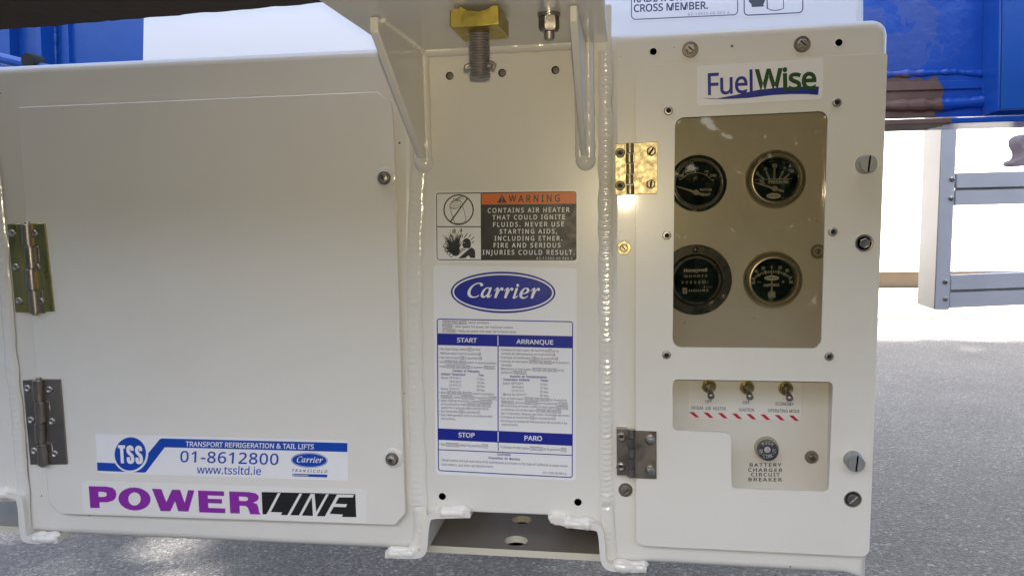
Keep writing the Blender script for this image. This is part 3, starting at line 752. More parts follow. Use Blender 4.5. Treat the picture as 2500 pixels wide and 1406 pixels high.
# warning sticker
wz = zm(1050, 450, 6.579); Y0 = YP - .0002; y1, y2, y3, y4 = [Y0 - .0001 * k for k in (1, 2, 3, 4)]
mb = MB()
mb.prism(rpoly(mapl(wz, [(55, 108), (2372, 80), (2385, 1268), (68, 1258)]), 12), Y0, YP, DECAL_C)
mb.poly(rpoly(mapl(wz, [(95, 142), (2352, 112), (2352, 1224), (108, 1218)]), 7), y1, BLACKW)
mb.poly(rpoly(mapl(wz, [(108, 155), (812, 148), (814, 674), (112, 674)]), [5, 0, 0, 0]), y2, DECAL_C)
mb.poly(rpoly(mapl(wz, [(114, 690), (814, 690), (818, 1206), (118, 1206)]), [0, 0, 0, 5]), y2, DECAL_C)
mb.poly(rpoly(mapl(wz, [(828, 150), (2338, 124), (2340, 312), (828, 328)]), [0, 6, 0, 0]), y2, ORANGE)
mb.text("WARNING", wz(1260, 290), wz(2085, 278), 16.6, y3, BLACK, spacing=1.45, bold=.022)
mb.poly(mapl(wz, [(1155, 163), (1234, 299), (1076, 301)]), y3, BLACK)
mb.poly(mapl(wz, [(1147, 195), (1165, 195), (1159, 262), (1152, 262)]), y4, ORANGE); mb.poly(mapl(wz, ell(1155, 280, 9, 9, 12)), y4, ORANGE)
for s, a, b in (("CONTAINS AIR HEATER", (925, 458), (2240, 445)), ("THAT COULD IGNITE", (1000, 570), (2165, 560)), ("FLUIDS. NEVER USE", (1010, 682), (2150, 676)),
                ("STARTING AIDS,", (1115, 795), (2040, 790)), ("INCLUDING ETHER.", (1035, 905), (2120, 903)), ("FIRE AND SERIOUS", (1020, 1015), (2095, 1015)), ("INJURIES COULD RESULT.", (845, 1128), (2320, 1130))):
    mb.text(s, wz(*a), wz(*b), 10.9, y2, DECAL_C, spacing=1.3, bold=.016)
mb.text("62-11302-00 REV C", wz(1710, 1205), wz(2295, 1207), 5.6, y2, DECAL_C, spacing=1.2)
W1 = lambda q: [mapl(wz, k) for k in q]
mb.quads(W1(stroke(ell(458, 410, 234, 236, 48), 20, True)), y4, BLACK)
mb.quads(W1(stroke([(600, 226), (325, 606)], 20)), y4 - .0001, BLACK)
for ln in ([(318, 370), (345, 470), (382, 585), (400, 615), (440, 632), (490, 628), (545, 605), (572, 580), (577, 555), (545, 430), (518, 330)],
           ell(418, 325, 102, 58, 30, -.2), ell(418, 300, 82, 46, 30, -.2), ell(405, 282, 46, 26, 24, -.2), [(316, 345), (322, 380), (370, 395), (450, 380), (505, 345), (520, 330)],
           [(380, 280), (378, 235), (392, 225), (410, 232), (412, 275)], [(412, 240), (540, 190)], [(412, 244), (550, 225)], [(412, 242), (500, 190)]):
    mb.quads(W1(stroke(ln, 7, False)), y3, BLACK)
mb.poly(mapl(wz, ell(410, 1075, 72, 78, 24)), y3, BLACK)
rr = random.Random(3)
for k in range(34):
    an = R(-78 + 108 * k / 33) ; ln = rr.uniform(180, 330) * (1.25 if -.7 < an < .3 else .8); w = rr.uniform(9, 20)
    d = Vector((math.sin(an), -math.cos(an))); n_ = Vector((d.y, -d.x)); o = Vector((408, 1110))
    mb.poly(mapl(wz, [tuple(o + n_ * w), tuple(o + d * ln), tuple(o - n_ * w)]), y3 - .00002 * (k % 4 + 1), BLACK)
for cx, cy, r in ((248, 990, 32), (268, 1060, 30), (300, 1100, 26), (340, 1140, 26), (335, 860, 22), (385, 745, 22), (385, 770, 20), (465, 855, 22), (495, 745, 16), (505, 830, 18), (350, 840, 16), (510, 1055, 18), (545, 1040, 18), (480, 1090, 18), (300, 915, 16)):
    mb.quads(W1(stroke(ell(cx, cy, r, r * 1.1, 14), 9, True)), y3 - .0001, BLACK)
for ln in ([(545, 860), (575, 825), (600, 785)], [(620, 860), (655, 800)], [(655, 895), (710, 840)], [(668, 945), (705, 910)], [(500, 760), (505, 705)], [(385, 735), (395, 715)], [(325, 830), (330, 795)], [(255, 860), (300, 895)], [(240, 915), (260, 940)]):
    mb.quads(W1(stroke(ln, 12)), y3 - .00013, BLACK)
mb.poly(mapl(wz, chaikin([(530, 900), (560, 872), (600, 866), (640, 890), (655, 930), (655, 1000), (640, 1028), (570, 1028), (535, 1010), (518, 985), (518, 970), (525, 940)], 1)), y3, BLACK)
mb.poly(mapl(wz, ell(546, 940, 7, 8, 10)), y4 - .0001, DECAL_C)
mb.poly(mapl(wz, [(655, 1018), (690, 1025), (718, 1060), (724, 1100), (724, 1185), (648, 1182), (620, 1140), (560, 1185), (452, 1192), (600, 1060)]), y3, BLACK)
mb.build("warning_sticker", post, label="black and orange warning sticker with pictograms")

# instruction sticker
mb = MB(); iz = zm(1050, 640, 6.579); i2 = zm(1050, 830, 3.8); i3 = zm(1050, 840, 7.03); i4 = zm(1210, 840, 6.697)
mb.prism(rpoly([(1058, 647), (1408, 655), (1406, 1173), (1064, 1157)], 9), Y0, YP, DECAL_W)
rot = .010
mb.poly(mapl(iz, ell(1173, 485, 841, 333, 80, rot)), y1, BLUE)
mb.quads([mapl(iz, q) for q in stroke(ell(1173, 485, 800, 289, 80, rot), 24, True)], y2, DECAL_W)
emblem_word(mb, iz(598, 572), iz(1766, 584), 246 / 6.579, y3, DECAL_W, 2)
# frame
fr = rpoly([(1067.5, 778.5), (1398, 785.5), (1397, 1165), (1070.5, 1148)], 6)
mb.quads(stroke(fr, 2.4, True), y1, BLUE)
mb.poly([(1066.5, 813.5), (1398, 820.5), (1397.6, 850), (1067.5, 842)], y1, BLUE)
mb.poly([(1069.5, 1045), (1397, 1059), (1396.8, 1088), (1070, 1073)], y1, BLUE)
for a, b, w, c, Y_ in (((1215.5, 820), (1215.8, 843), 2.2, DECAL_W, y2), ((1216, 1053), (1216, 1077), 2.2, DECAL_W, y2), ((1216, 846), (1216, 1052), 2.4, BLUE, y1), ((1216.3, 1079), (1216.5, 1100), 2.0, BLUE, y1), ((1070, 1097), (1396, 1111), 2.2, BLUE, y2)):
    mb.quads(stroke([a, b], w), Y_, c)
mb.text("START", iz(432, 1283), iz(752, 1290), 10.6, y2, DECAL_W, bold=.016); mb.text("ARRANQUE", iz(1383, 1308), iz(1978, 1322), 10.6, y2, DECAL_W, bold=.016)
mb.text("STOP", i2(263, 899), i2(413, 903), 11, y2, DECAL_W, bold=.016); mb.text("PARO", i2(875, 928), i2(1038, 934), 11.2, y2, DECAL_W, bold=.016)
def tl(f, s, a, b, cap, m=NAVY, bold=.004, sp=1.): mb.text(s, f(*a), f(*b), cap, y1, m, sp, bold)
tl(iz, "[OPERATING MODE]  switch positions", (200, 982), (942, 990), 5.6); tl(iz, "[POWER] = High speed, full power, for maximum cooling", (203, 1046), (1326, 1066), 5.6); tl(iz, "[ECONOMY] = Reduced speed, fuel saver, for in-range cargo", (203, 1116), (1378, 1138), 5.6)
C = 5.3
for s, a, b in (("• Set Start/Stop switch [ST] on the", (148, 100), (860, 112)), ("Refrigeration Unit to position [0].", (182, 172), (872, 188)), ("• Set Generator [CB] to position [0].", (150, 244), (890, 262)),
                ("• Set [OPERATING MODE] switch to desired position.", (150, 320), (1145, 345)), ("• Hold [INTAKE AIR HEATER] in position [PREHEAT]", (152, 398), (1110, 422)),
                ("Above 78°F/26°C", (184, 592), (535, 600)), ("78°F/26°C", (328, 662), (538, 666)), ("51°F/11°C", (330, 722), (540, 728)), ("Below 33°F/1°C", (188, 782), (508, 790)),
                ("0 Sec.", (810, 612), (935, 614)), ("10 Sec.", (802, 676), (945, 680)), ("20 Sec.", (800, 738), (945, 742)), ("30 Sec.", (798, 804), (945, 808)),
                ("• With [INTAKE AIR HEATER] switch in position", (155, 848), (1095, 876)), ("[PREHEAT], place [IGNITION] in position [START]", (190, 918), (1140, 944)),
                ("• Upon startup of engine, release [IGNITION ]", (157, 980), (1055, 1004)), ("and continue to hold [INTAKE AIR HEATER]", (190, 1042), (1040, 1068)), ("switch for 5 seconds after enginie starts.", (190, 1104), (1012, 1128)),
                ("• Set Generator [CB] to position [1].", (158, 1164), (858, 1188)), ("• Start Refrigeration Unit in accordance with", (160, 1228), (1068, 1256)), ("instructions.", (190, 1292), (438, 1300))):
    tl(i3, s, a, b, C)
for s, a, b in (("Duration  of  Preheating", (388, 472), (850, 488)), ("Ambient  Temperature", (184, 530), (608, 540)), ("Time", (828, 548), (918, 551))): tl(i3, s, a, b, C, BLUE, .026)
for s, a, b in (("• Coloque el interruptor de Start/Stop [ST] en la", (62, 106), (1028, 130)), ("Unidad de Refrigeracion en la posición [0].", (95, 170), (975, 190)), ("• Coloque el Generador [CB] en la posición [0].", (64, 232), (1022, 256)),
                ("• Coloque el interruptor [OPERATING MODE] en la posicion", (66, 294), (1198, 322)), ("deseada.", (95, 356), (270, 360)), ("• Mantenga el interruptor [INTAKE AIR HEATER] en la", (66, 416), (1110, 444)), ("posicion [PREHEAT].", (95, 476), (508, 486)),
                ("Sobre 78°F/26°C", (120, 655), (458, 662)), ("78°F/26°C", (262, 718), (466, 723)), ("51°F/11°C", (262, 778), (466, 782)), ("Menos de 33°F/1°C", (120, 836), (512, 846)),
                ("0 Sec.", (735, 672), (858, 675)), ("10 Sec.", (724, 732), (868, 736)), ("20 Sec.", (722, 794), (868, 798)), ("30 Sec.", (722, 854), (870, 858)),
                ("• Con el interruptor [INTAKE AIR HEATER] en la posicion", (66, 898), (1168, 934)), ("[PREHEAT], ponga [IGNITION] en la posicion [START].", (98, 964), (1182, 996)),
                ("• Al arrancarse el motor, suelte el interruptor [IGNITION]", (68, 1020), (1178, 1056)), ("y continue con el iterruptor [INTAKE AIR HEATER]", (95, 1082), (1070, 1116)), ("por 5 segundos, despues del motor encendido del motor.", (95, 1144), (1222, 1184)),
                ("• Coloque el Generator [CB] en la posicion [1].", (66, 1202), (978, 1234)), ("• Arranque la Unidad de Refrigeracion de acuerdo a las", (68, 1266), (1168, 1306)), ("instrucciones.", (98, 1326), (370, 1334))):
    tl(i4, s, a, b, C)
for s, a, b in (("Duracion  de  Precalentamiento", (235, 542), (835, 556)), ("Temperatura  Ambiente", (122, 594), (556, 602)), ("Tiempo", (732, 608), (862, 612))): tl(i4, s, a, b, C, BLUE, .026)
tl(i2, "• Set [IGNITION] switch to position [OFF].", (88, 976), (538, 994), 6); tl(i2, "• Coloque el interruptor [IGNITION] en la posición [OFF].", (648, 1000), (1266, 1030), 6)
tl(i2, "CALIFORNIA", (620, 1068), (750, 1073), 5.2, BLUE, .026); tl(i2, "Proposition  65  Warning", (543, 1100), (832, 1114), 5.2, BLUE, .026)
tl(i2, "Diesel engine exhaust and some of its constituents are known to the State of California to cause cancer,", (110, 1120), (1282, 1178), 5.8); tl(i2, "birth defects, and other reproductive harm.", (110, 1162), (588, 1184), 5.8)
tl(i2, "62-11592-00 REV A", (1046, 1238), (1264, 1248), 5.2)
mb.build("instruction_sticker", post, label="tall white and blue bilingual start and stop instruction sticker")

# ---- left end post
mb = MB()
mb.prism([(-260, 190), (-40, 180), (-18, 380), (-2, 600), (22, 900), (46, 1212), (36, 1226), (-260, 1226)], -.003, .010, WHITE)
lp = mb.build("mounting_post", gen, bevel=.002, label="white post cut off by the left edge of the photo")
mb = MB(); weld(mb, [(-20, 380), (4, 600), (28, 900), (40, 1000), (56, 1200), (60, 1290)], 15, .0024, WELD, -.002, 15, .0007, 12, rough=1.); mb.build("weld_bead", lp, ang=60)
mb = MB(); c = P(6, 1175, -.003); mb.lathe(c, [(.0046, .0002), (.0044, -.0004), (.0037, -.0003)], WHITE, 26); mb.lathe(c, [(.0038, -.0002), (0, -.0002)], DARKHOLE, 22); mb.build("bolt_hole", lp)

# ---- lower channel: bent plates with weld beads and its floor
def channel(path, beads, name_parent, th=15):
    pth = chaikin(path, 2, False); mb = MB()
    V = [Vector(p) for p in pth]; L = []; Rr = []
    for i, v in enumerate(V):
        d = (V[min(len(V) - 1, i + 1)] - V[max(0, i - 1)]).normalized(); n = Vector((-d.y, d.x)); L.append(tuple(v + n * th / 2)); Rr.append(tuple(v - n * th / 2))
    mb.prism(L + Rr[::-1], -.009, .22, WHITE)
    for bd in beads:
        lump(mb, [(x, y + 2) for x, y in bd], .0052, -.0055, WELD, .45); lump(mb, [(x + 4, y - 7) for x, y in bd], .0042, -.0035, WELD, .6)
    return mb.build("bent_plate", name_parent, bevel=.0016, ang=50)
base = thing_part = None
mb = MB()
def floor(front, back_y, holes):
    A, B = P(*front[0], .02), P(*front[1], .02); n = 40
    dz = Vector((0, 0, -.0075)); bk = Vector((0, back_y, 0))
    loops = [[A, B, B + bk, A + bk]]
    for (px, py, r) in holes:
        z = (A.z + B.z) / 2; c = PZ(px, py, z); lp_ = []
        for i in range(24):
            a = 2 * math.pi * i / 24; q = c + Vector((r * math.cos(a), r * math.sin(a), 0)); t = (q.x - A.x) / (B.x - A.x); q.z = A.z + (B.z - A.z) * t; lp_.append(q)
        loops.append(lp_)
    tri = tessellate_polygon([[Vector((p.x, p.y, 0)) for p in l] for l in loops]); fl_ = [p for l in loops for p in l]; N = len(fl_)
    mb.add(fl_, [tuple(t) for t in tri], CHAN); mb.add([p + dz for p in fl_], [tuple(t) for t in tri], CHAN)
    o = 0
    for li, l in enumerate(loops):
        k = len(l)
        for i in range(k):
            j = (i + 1) % k; mb.face([l[i], l[j], l[j] + dz, l[i] + dz], LIP if (li == 0 and i == 0) or li else CHAN)
    for (px, py, r) in holes:
        c = PZ(px, py, (A.z + B.z) / 2); mb.lathe(c + Vector((0, 0, -.009)), [(r * 1.5, 0), (0, 0)], STEEL if r < .011 else DECAL_W, 24, 'Z')  # pale discs beneath the holes stand in for bright ground below
floor(((1036, 1330), (1480, 1353)), .30, [(1260, 1319, .0125), (1274, 1268, .0115)])
base = mb.build("base_channel", gen, label="shaded channel floor with two holes under the centre post")
mb = MB(); floor(((-120, 1277), (60, 1286)), .30, []); mb.build("base_channel", gen, label="shaded channel floor at the left edge of the photo")
b1 = channel([(-160, 1203), (-20, 1206), (34, 1209), (49, 1218), (55, 1308), (66, 1320), (140, 1318)], [[(-100, 1199), (-20, 1202), (30, 1205)], [(74, 1313), (100, 1312), (146, 1312)]], base)
b2 = channel([(1148, 1256), (1085, 1258), (1056, 1258), (1041, 1268), (1036, 1340), (1030, 1352), (1016, 1357), (940, 1354)], [[(1066, 1250), (1100, 1249), (1142, 1250)], [(942, 1348), (980, 1349), (1018, 1347)]], base)
b3 = channel([(1345, 1268), (1400, 1283), (1452, 1286), (1468, 1294), (1472, 1366), (1480, 1382), (1500, 1389), (1578, 1390)], [[(1372, 1272), (1400, 1276), (1450, 1278)], [(1492, 1378), (1530, 1382), (1580, 1384)]], base)
for pts in ([(1150, 1250), (1134, 1262)], [(1338, 1260), (1372, 1276)]):
    mb = MB(); lump(mb, [pts[0], ((pts[0][0] + pts[1][0]) / 2, (pts[0][1] + pts[1][1]) / 2), pts[1]], .005, -.002, WELD, .3); mb.build("weld_bead", base, ang=60)
# welds that run up the inner corners
mb = MB(); weld(mb, [(1024, 1236), (1030, 1290), (1012, 1340)], 16, .0012, WELD, -.001, 14, .0006, 10, rough=1.2); mb.build("weld_bead", base, ang=60)
mb = MB(); weld(mb, [(1480, 1236), (1486, 1290), (1490, 1370)], 16, .0012, WELD, -.001, 14, .0008, 10, rough=1.2); mb.build("weld_bead", base, ang=60)

# ---- mounting bracket under the beam
ZP = P(1200, 118, 0).z
XL, XR = P(966, 116, 0).x, P(1484, 105, 0).x
mb = MB(); mb.box((XL, -.24, ZP), (XR, -.0005, ZP + .012), WHITE)
brk = mb.build("mounting_bracket", gen, bevel=.0015, label="white angle bracket plate with two gussets above the centre post")
def gusset(xpx, ypx_bot, wpx, ptop):
    x = P(xpx, ypx_bot, 0).x; w = wpx * mpp(xpx, ypx_bot); zb = P(xpx, ypx_bot, 0).z
    mb = MB(); z1 = ZP - .0004
    prof = [(-.0004, zb), (-.012, zb), (ptop, z1 - .012), (ptop, z1), (-.0004, z1)]
    vs = [(x - w / 2, y, z) for y, z in prof] + [(x + w / 2, y, z) for y, z in prof]
    mb.add(vs, [(0, 1, 2, 3, 4), (9, 8, 7, 6, 5)] + [(i, (i + 1) % 5, 5 + (i + 1) % 5, 5 + i) for i in range(5)], WHITE)
    return mb.build("gusset", brk, bevel=.0012)
gusset(1034, 388, 17, -.145); gusset(1426, 380, 15, -.145)
def fillet(a, b, r):
    mb = MB(); n = 60; pts = [a.lerp(b, i / n) for i in range(n + 1)]
    mb.tube(pts, [r * (1 + .13 * noise.noise(p * 90)) for p in pts], WELD, 12); return mb.build("weld_bead", brk, ang=60)
xg1 = P(1034, 388, 0).x; xg2 = P(1426, 380, 0).x
fillet(Vector((xg1 + .004, 0, P(1034, 395, 0).z)), Vector((xg1 + .004, 0, ZP)), .0046)
fillet(Vector((xg2 - .004, 0, P(1424, 385, 0).z)), Vector((xg2 - .004, 0, ZP)), .0046)
fillet(Vector((xg2 + .005, 0, P(1424, 385, 0).z)), Vector((xg2 + .005, 0, ZP)), .0055)
fillet(Vector((xg1, -.001, ZP)), Vector((xg2, -.001, ZP)), .006)
fillet(Vector((xg1 + .004, 0, ZP)), Vector((xg1 + .004, -.135, ZP)), .0034)
for (x, y) in ((1034, 398), (1430, 392)):
    c = P(x, y, 0); mb = MB(); mb.lathe(c + Vector((0, .001, 0)), [(.0098, 0), (.0090, -.002), (.0068, -.004), (.0035, -.0053), (0, -.0056)], WELD, 24); mb.build("weld_end", brk, ang=60)
# clamp block and bolt
mb = MB(); Yb0, Yb1 = -.162, -.112
blk = [(1098, -8), (1112, -8)] + [(1112 + 45 - 45 * math.cos(a), -8 + 32 * math.sin(a)) for a in [R(10 + 16 * k) for k in range(11)]] + [(1208, -8), (1219, -8), (1219, 60), (1102, 71), (1098, 40)]
mb.prism([(1098, 25), (1117, 22), (1123, 14), (1142, 24), (1170, 27), (1192, 20), (1200, 13), (1219, 15), (1219, 61), (1103, 71), (1097, 60)], Yb0, Yb1, BRASSZ)
clamp = mb.build("clamp_block", gen, bevel=.0008, label="yellow zinc clamp block on the thick hanging bolt")
ctr = PZ(1170, 82, P(1160, 70, Yb0).z); ctr.y = -.138; ctr = P(1170, 80, -.138)
mb = MB(); mb.lathe(P(1158, -2, -.15), [(.020, .004), (.020, 0), (.013, -.001), (.013, .004)], DSTEEL, 32, 'Z'); mb.build("washer", clamp)
zt = ctr.z + .01; zbm = P(1170, 192, -.138).z; rb = 25.5 * mpp(1170, 130, -.138)
mb = MB(); n = 22; prof = [(rb * .7, zt - ctr.z)]
for i in range(n):
    z0 = zt - (zt - zbm) * i / n - ctr.z; dzz = (zt - zbm) / n
    prof += [(rb * .90, z0), (rb, z0 - dzz * .5)]
prof += [(rb * .86, zbm - ctr.z), (0, zbm - ctr.z - .0006)]
mb.lathe(Vector((ctr.x, -.138, ctr.z)), prof, BOLTM, 32, 'Z'); mb.build("threaded_bolt", clamp, ang=70)
mb = MB(); cz = P(1172, 161, -.138)
mb.tube([P(1138, 166, -.14), P(1150, 163, -.14), P(1192, 160, -.14), P(1207, 158, -.14)], .0024, BOLTM, 8); mb.tube([P(1139, 172, -.142), P(1137, 163, -.142), P(1146, 158, -.142)], .0016, BOLTM, 8); mb.tube([P(1203, 168, -.142), P(1207, 160, -.142), P(1196, 153, -.142)], .002, BOLTM, 8)
mb.build("cotter_pin", clamp)
# nut under the bracket
def at_zp(px, py): return PZ(px, py, ZP)
c = at_zp(1340, 34)
mb = MB(); k = mpp(1340, 60, c.y)
mb.lathe(c, [(28 * k, 0), (28 * k, -.003), (18 * k, -.0032)], STEEL, 30, 'Z')
mb.lathe(c, [(25 * k, -.0032), (25.5 * k, -.006), (25.5 * k, -.0115), (21 * k, -.014), (13 * k, -.0145)], DSTEEL, 6, 'Z', .2)
mb.lathe(c, [(13 * k, -.0035), (13 * k, -.019), (11 * k, -.0205), (0, -.0205)], BOLTM, 20, 'Z')
mb.build("lock_nut", gen, ang=30, label="zinc nut and washer on a short bolt under the bracket")

# ---- upper white cover with two stickers
YU = Tilt(P(1800, 70, .022), (0, .70, -.71))
mb = MB(); mb.prism([(1470, -60), (2111, -70), (2111, 70), (1470, 94)], YU, YU + .03, WHITE_SKY)
cov = mb.build("upper_cover", gen, bevel=.006, seg=4, label="upper white cover with cut off stickers above the right door")
f3 = zm(1450, 0, 3.3333); Y0 = YU - .0002; y1, y2, y3 = Y0 - .0001, Y0 - .0002, Y0 - .0003
mb = MB(); mb.prism(rpoly(mapl(f3, [(285, -120), (1188, -150), (1190, 140), (288, 184)]), 10), Y0, YU, DECAL_W)
mb.quads(stroke(rpoly(mapl(f3, [(305, -100), (1168, -130), (1170, 122), (306, 162)]), 10), 2.2, True), y1, NAVY)
mb.text("CROSS MEMBER.", f3(324, 101), f3(928, 74), 17.6, y1, NAVY, bold=.02); mb.text("RADIATOR AND", f3(324, 23), f3(905, -4), 17.6, y1, NAVY, bold=.02)
mb.text("62-10925-00 REV A", f3(766, 130), f3(1105, 113), 6.4, y1, GREYP, spacing=1.2, bold=.008)
mb.build("notice_sticker", cov, label="white notice sticker with two lines of bold text")
mb = MB(); mb.prism(rpoly(mapl(f3, [(1205, -150), (1716, -170), (1718, 122), (1207, 148)]), 10), Y0, YU, DECAL_W)
mb.quads(stroke(rpoly(mapl(f3, [(1222, -130), (1699, -150), (1700, 105), (1223, 128)]), 10), 2.6, True), y1, NAVY)
mb.poly(mapl(f3, [(1258, -60), (1395, -62), (1392, 8), (1378, 45), (1384, 48), (1383, 56), (1285, 60), (1280, 35), (1262, 18)]), y1, BLACK)
mb.quads(stroke(mapl(f3, [(1408, -60), (1411, 72), (1440, 84), (1478, 88), (1515, 83), (1543, 72), (1542, -60)]), 2, False), y1, NAVY)
mb.build("pictogram_sticker", cov, label="white sticker with part of a black pictogram")

# ---- right control housing
hole = [(1612, 245), (2072, 222), (2052, 1262), (1612, 1242)]
mb = MB()
mb.rounded_prism([rpoly([(1488, 87), (2172, 44), (2166, 260), (2116, 1420), (2060, 1403), (1590, 1377), (1484, 1377), (1487, 700)], [0, 40, 0, 0, 0, 0, 0, 0], 10), hole], YF, .32, .008, WHITE, 7)
ch = mb.build("control_housing", gen, ang=60, label="white housing around the gauge door on the right")
for p in ch.data.polygons:
    if abs(p.normal.y) > .9999: p.use_smooth = False          # the sheet stays flat, only its bent edge is rounded
S1 = slotted(.0075, -.75); S2 = slotted(.0068, -.9, m=GOLDZ, mw=GOLDZ); S3 = slotted(.0070, .6)
for q, me_ in (((1685, 122), S1), ((1958, 109), S1), ((1523, 605), S2), ((1527, 1195), S3)): put("slotted_screw", me_, ch, P(*q, YF))
for q in ((1595, 127), (2048, 105)): put("bolt_hole", HOLE, ch, P(*q, YF))
# ---- control door
YD2 = -.0075; TH = .003
win = rpoly([(1648, 288), (2022, 271), (2005, 851), (1642, 848)], 22, 8)
cut = rpoly([(1642, 926), (2034, 932), (2023, 1200), (1786, 1192), (1784, 1056), (1642, 1050)], [13, 13, 12, 12, 14, 13], 6)
mb = MB(); mb.prism([rpoly([(1551, 161), (2167, 130), (2144, 760), (2122, 1359), (1553, 1331)], [28, 8, 0, 20, 20], 8), win, cut], YD2, YD2 + TH, WHITE)
cd = mb.build("control_door", gen, bevel=.0008, seg=2, label="right hinged door with gauge window and switch cutout")
mb = MB(); mb.prism([(1612, 262), (2060, 245), (2040, 878), (1612, 874)], YD2 + TH + .0008, YD2 + TH + .0038, GLASS); mb.build("window_pane", cd)
for q in ((1632, 271), (2043, 251), (1628, 575), (2033, 566), (1627, 866), (2024, 870)): put("rivet", RIV, cd, P(*q, YD2))
def hinge2(L, Rl, xb, ytop, ybot, rivets, scr, ml, mb_, rad, acorn):
    mb = MB(); Y = YD2
    mb.prism(L, Y - .0008, YF, ml); mb.prism(Rl, Y - .0022, Y, ml)
    n = 5; a, b = Vector((xb, ytop)), Vector((xb + 1, ybot)); r = rad * mpp(xb, ytop, Y); yc = Y - r * .6
    for i in range(n):
        p, q = a.lerp(b, i / n + .008), a.lerp(b, (i + 1) / n - .008); sh = .5 * (1 if i % 2 == 0 else -1)
        A, B = P(p.x + sh, p.y, yc), P(q.x + sh, q.y, yc); mb.tube([A, A.lerp(B, .03), A.lerp(B, .97), B], [r * .92, r, r, r * .92], mb_, 18)
        s = -1 if i % 2 == 0 else 1; e = r * 1.35
        mb.box((min(A.x, A.x + s * e), Y - .0024, B.z), (max(A.x, A.x + s * e), Y - .0003, A.z), mb_)
    for q in rivets:
        c = P(*q, Y - .0009)
        mb.lathe(c, [(.0046, .0003), (.0046, -.0008), (.0036, -.0019), (.0026, -.0018), (.0019, -.0004)], ml, 24); mb.lathe(c, [(.0021, -.0004), (0, -.0006)], DARKHOLE, 14)
    for q, rot in scr:
        c = P(*q, Y - .0022)
        if acorn:
            mb.lathe(c, [(.0052, .0), (.0052, -.0012), (.0046, -.0014)], ml, 24)
            mb.lathe(c, [(.0045, -.0012), (.0045, -.0042), (.0036, -.0056), (0, -.006)], STEEL, 6, 'Y', .3)
        else:
            mb.lathe(c, [(.0048, 0), (.0048, -.0016), (.0042, -.0024), (0, -.0024)], ml, 6, 'Y', .5)
        sub = MB(); half_disc(sub, .0038, .0006, 0, -.0018, rot, ml); yo = -.0060 if acorn else -.0022
        if not acorn: mb.add([c + v + Vector((0, yo, 0)) for v in sub.v], sub.f, ml)
        if not acorn: mb.lathe(c, [(.0038, -.00245), (0, -.00245)], DARKHOLE, 20)
    return mb.build("hinge", cd, bevel=.0004, seg=1, angle=50)
h = hinge2([(1502, 352), (1528, 352), (1528, 477), (1503, 477)], [(1547, 349), (1606, 346), (1604, 474), (1548, 475)], 1537, 349, 476, [(1514, 374), (1514, 454)], [((1590, 370), .95), ((1589, 450), 1.45)], GOLDZ, GOLDZ, 9.5, False)
h['label'] = "upper gold coloured zinc hinge of the right door"
h = hinge2([(1505, 1046), (1533, 1048), (1533, 1160), (1506, 1160)], [(1549, 1051), (1603, 1053), (1603, 1169), (1550, 1167)], 1541, 1046, 1165, [(1517, 1066), (1516, 1139)], [((1588, 1073), 1.), ((1588, 1147), 1.)], GUNMET, GUNMET, 9, True)
h['label'] = "lower brown steel hinge of the right door"
# quarter turn knobs
for q, le in (((2112, 402), .011), ((2082, 1121), .012)):
    mb = MB(); c = P(*q, YD2)
    pr = [(.0088, .0)]
    mb.lathe(c, [(.0088, .0005), (.0086, -.001), (.0084, -le + .0012), (.0076, -le), (0, -le)], GALV, 44)
    mb.lathe(c, [(.0072, -le - .0001), (0, -le - .0001)], DARKHOLE, 30)
    half_disc(mb, .0082, .0009, -le + .0008, -le - .0016, math.pi / 2 - .1, GALV, c0=c)
    sub = mb.build("latch_knob", cd, ang=30)
# recessed bolts
for q, hx in (((2110, 594), True), ((2082, 1218), False)):
    c = P(*q, YD2); mb = MB()
    mb.lathe(c, [(.0090, .0002), (.0088, -.0006), (.0082, -.0006), (.0079, .0)], WHITE, 36)
    mb.lathe(c, [(.0081, -.0002), (.0076, -.0006), (.0064, -.0004), (.0062, -.0002), (0, -.0002)], GUNMET, 32)
    if hx: mb.lathe(c, [(.0052, -.0003), (.0050, -.0022), (.0042, -.0028), (.0034, -.0022), (0, -.0020)], GUNMET, 6, 'Y', .4)
    else:
        mb.lathe(c, [(.0056, -.0003), (.0054, -.0012)], STEEL, 28); half_disc(mb, .0054, .0008, -.0008, -.0020, .8, STEEL, c0=c)
    mb.build("recessed_bolt", cd)
# brand sticker on the door
Y0 = YD2 - .0002; y1, y2, y3 = Y0 - .0001, Y0 - .0002, Y0 - .0003
mb = MB(); mb.prism(rpoly(mapl(f3, [(838, 540), (1868, 474), (1862, 808), (836, 866)]), 7), Y0, YD2, DECAL_W)
mb.text("Fuel", f3(928, 774), f3(1293, 752), 51.5, y2, BLUE, bold=.012, spacing=.96)
mb.text("Wise", f3(1312, 747), f3(1812, 724), 52, y3, GREEN, bold=.024, spacing=.96)
mb.poly(mapl(f3, [(872, 800), (1000, 803), (1150, 775), (1330, 735), (1500, 716), (1650, 708), (1832, 706), (1825, 776), (1740, 768), (1600, 768), (1450, 776), (1250, 800), (1080, 808), (960, 808)]), y1, BLUE)
mb.build("brand_sticker", cd, label="white sticker with blue and green lettering above the window")

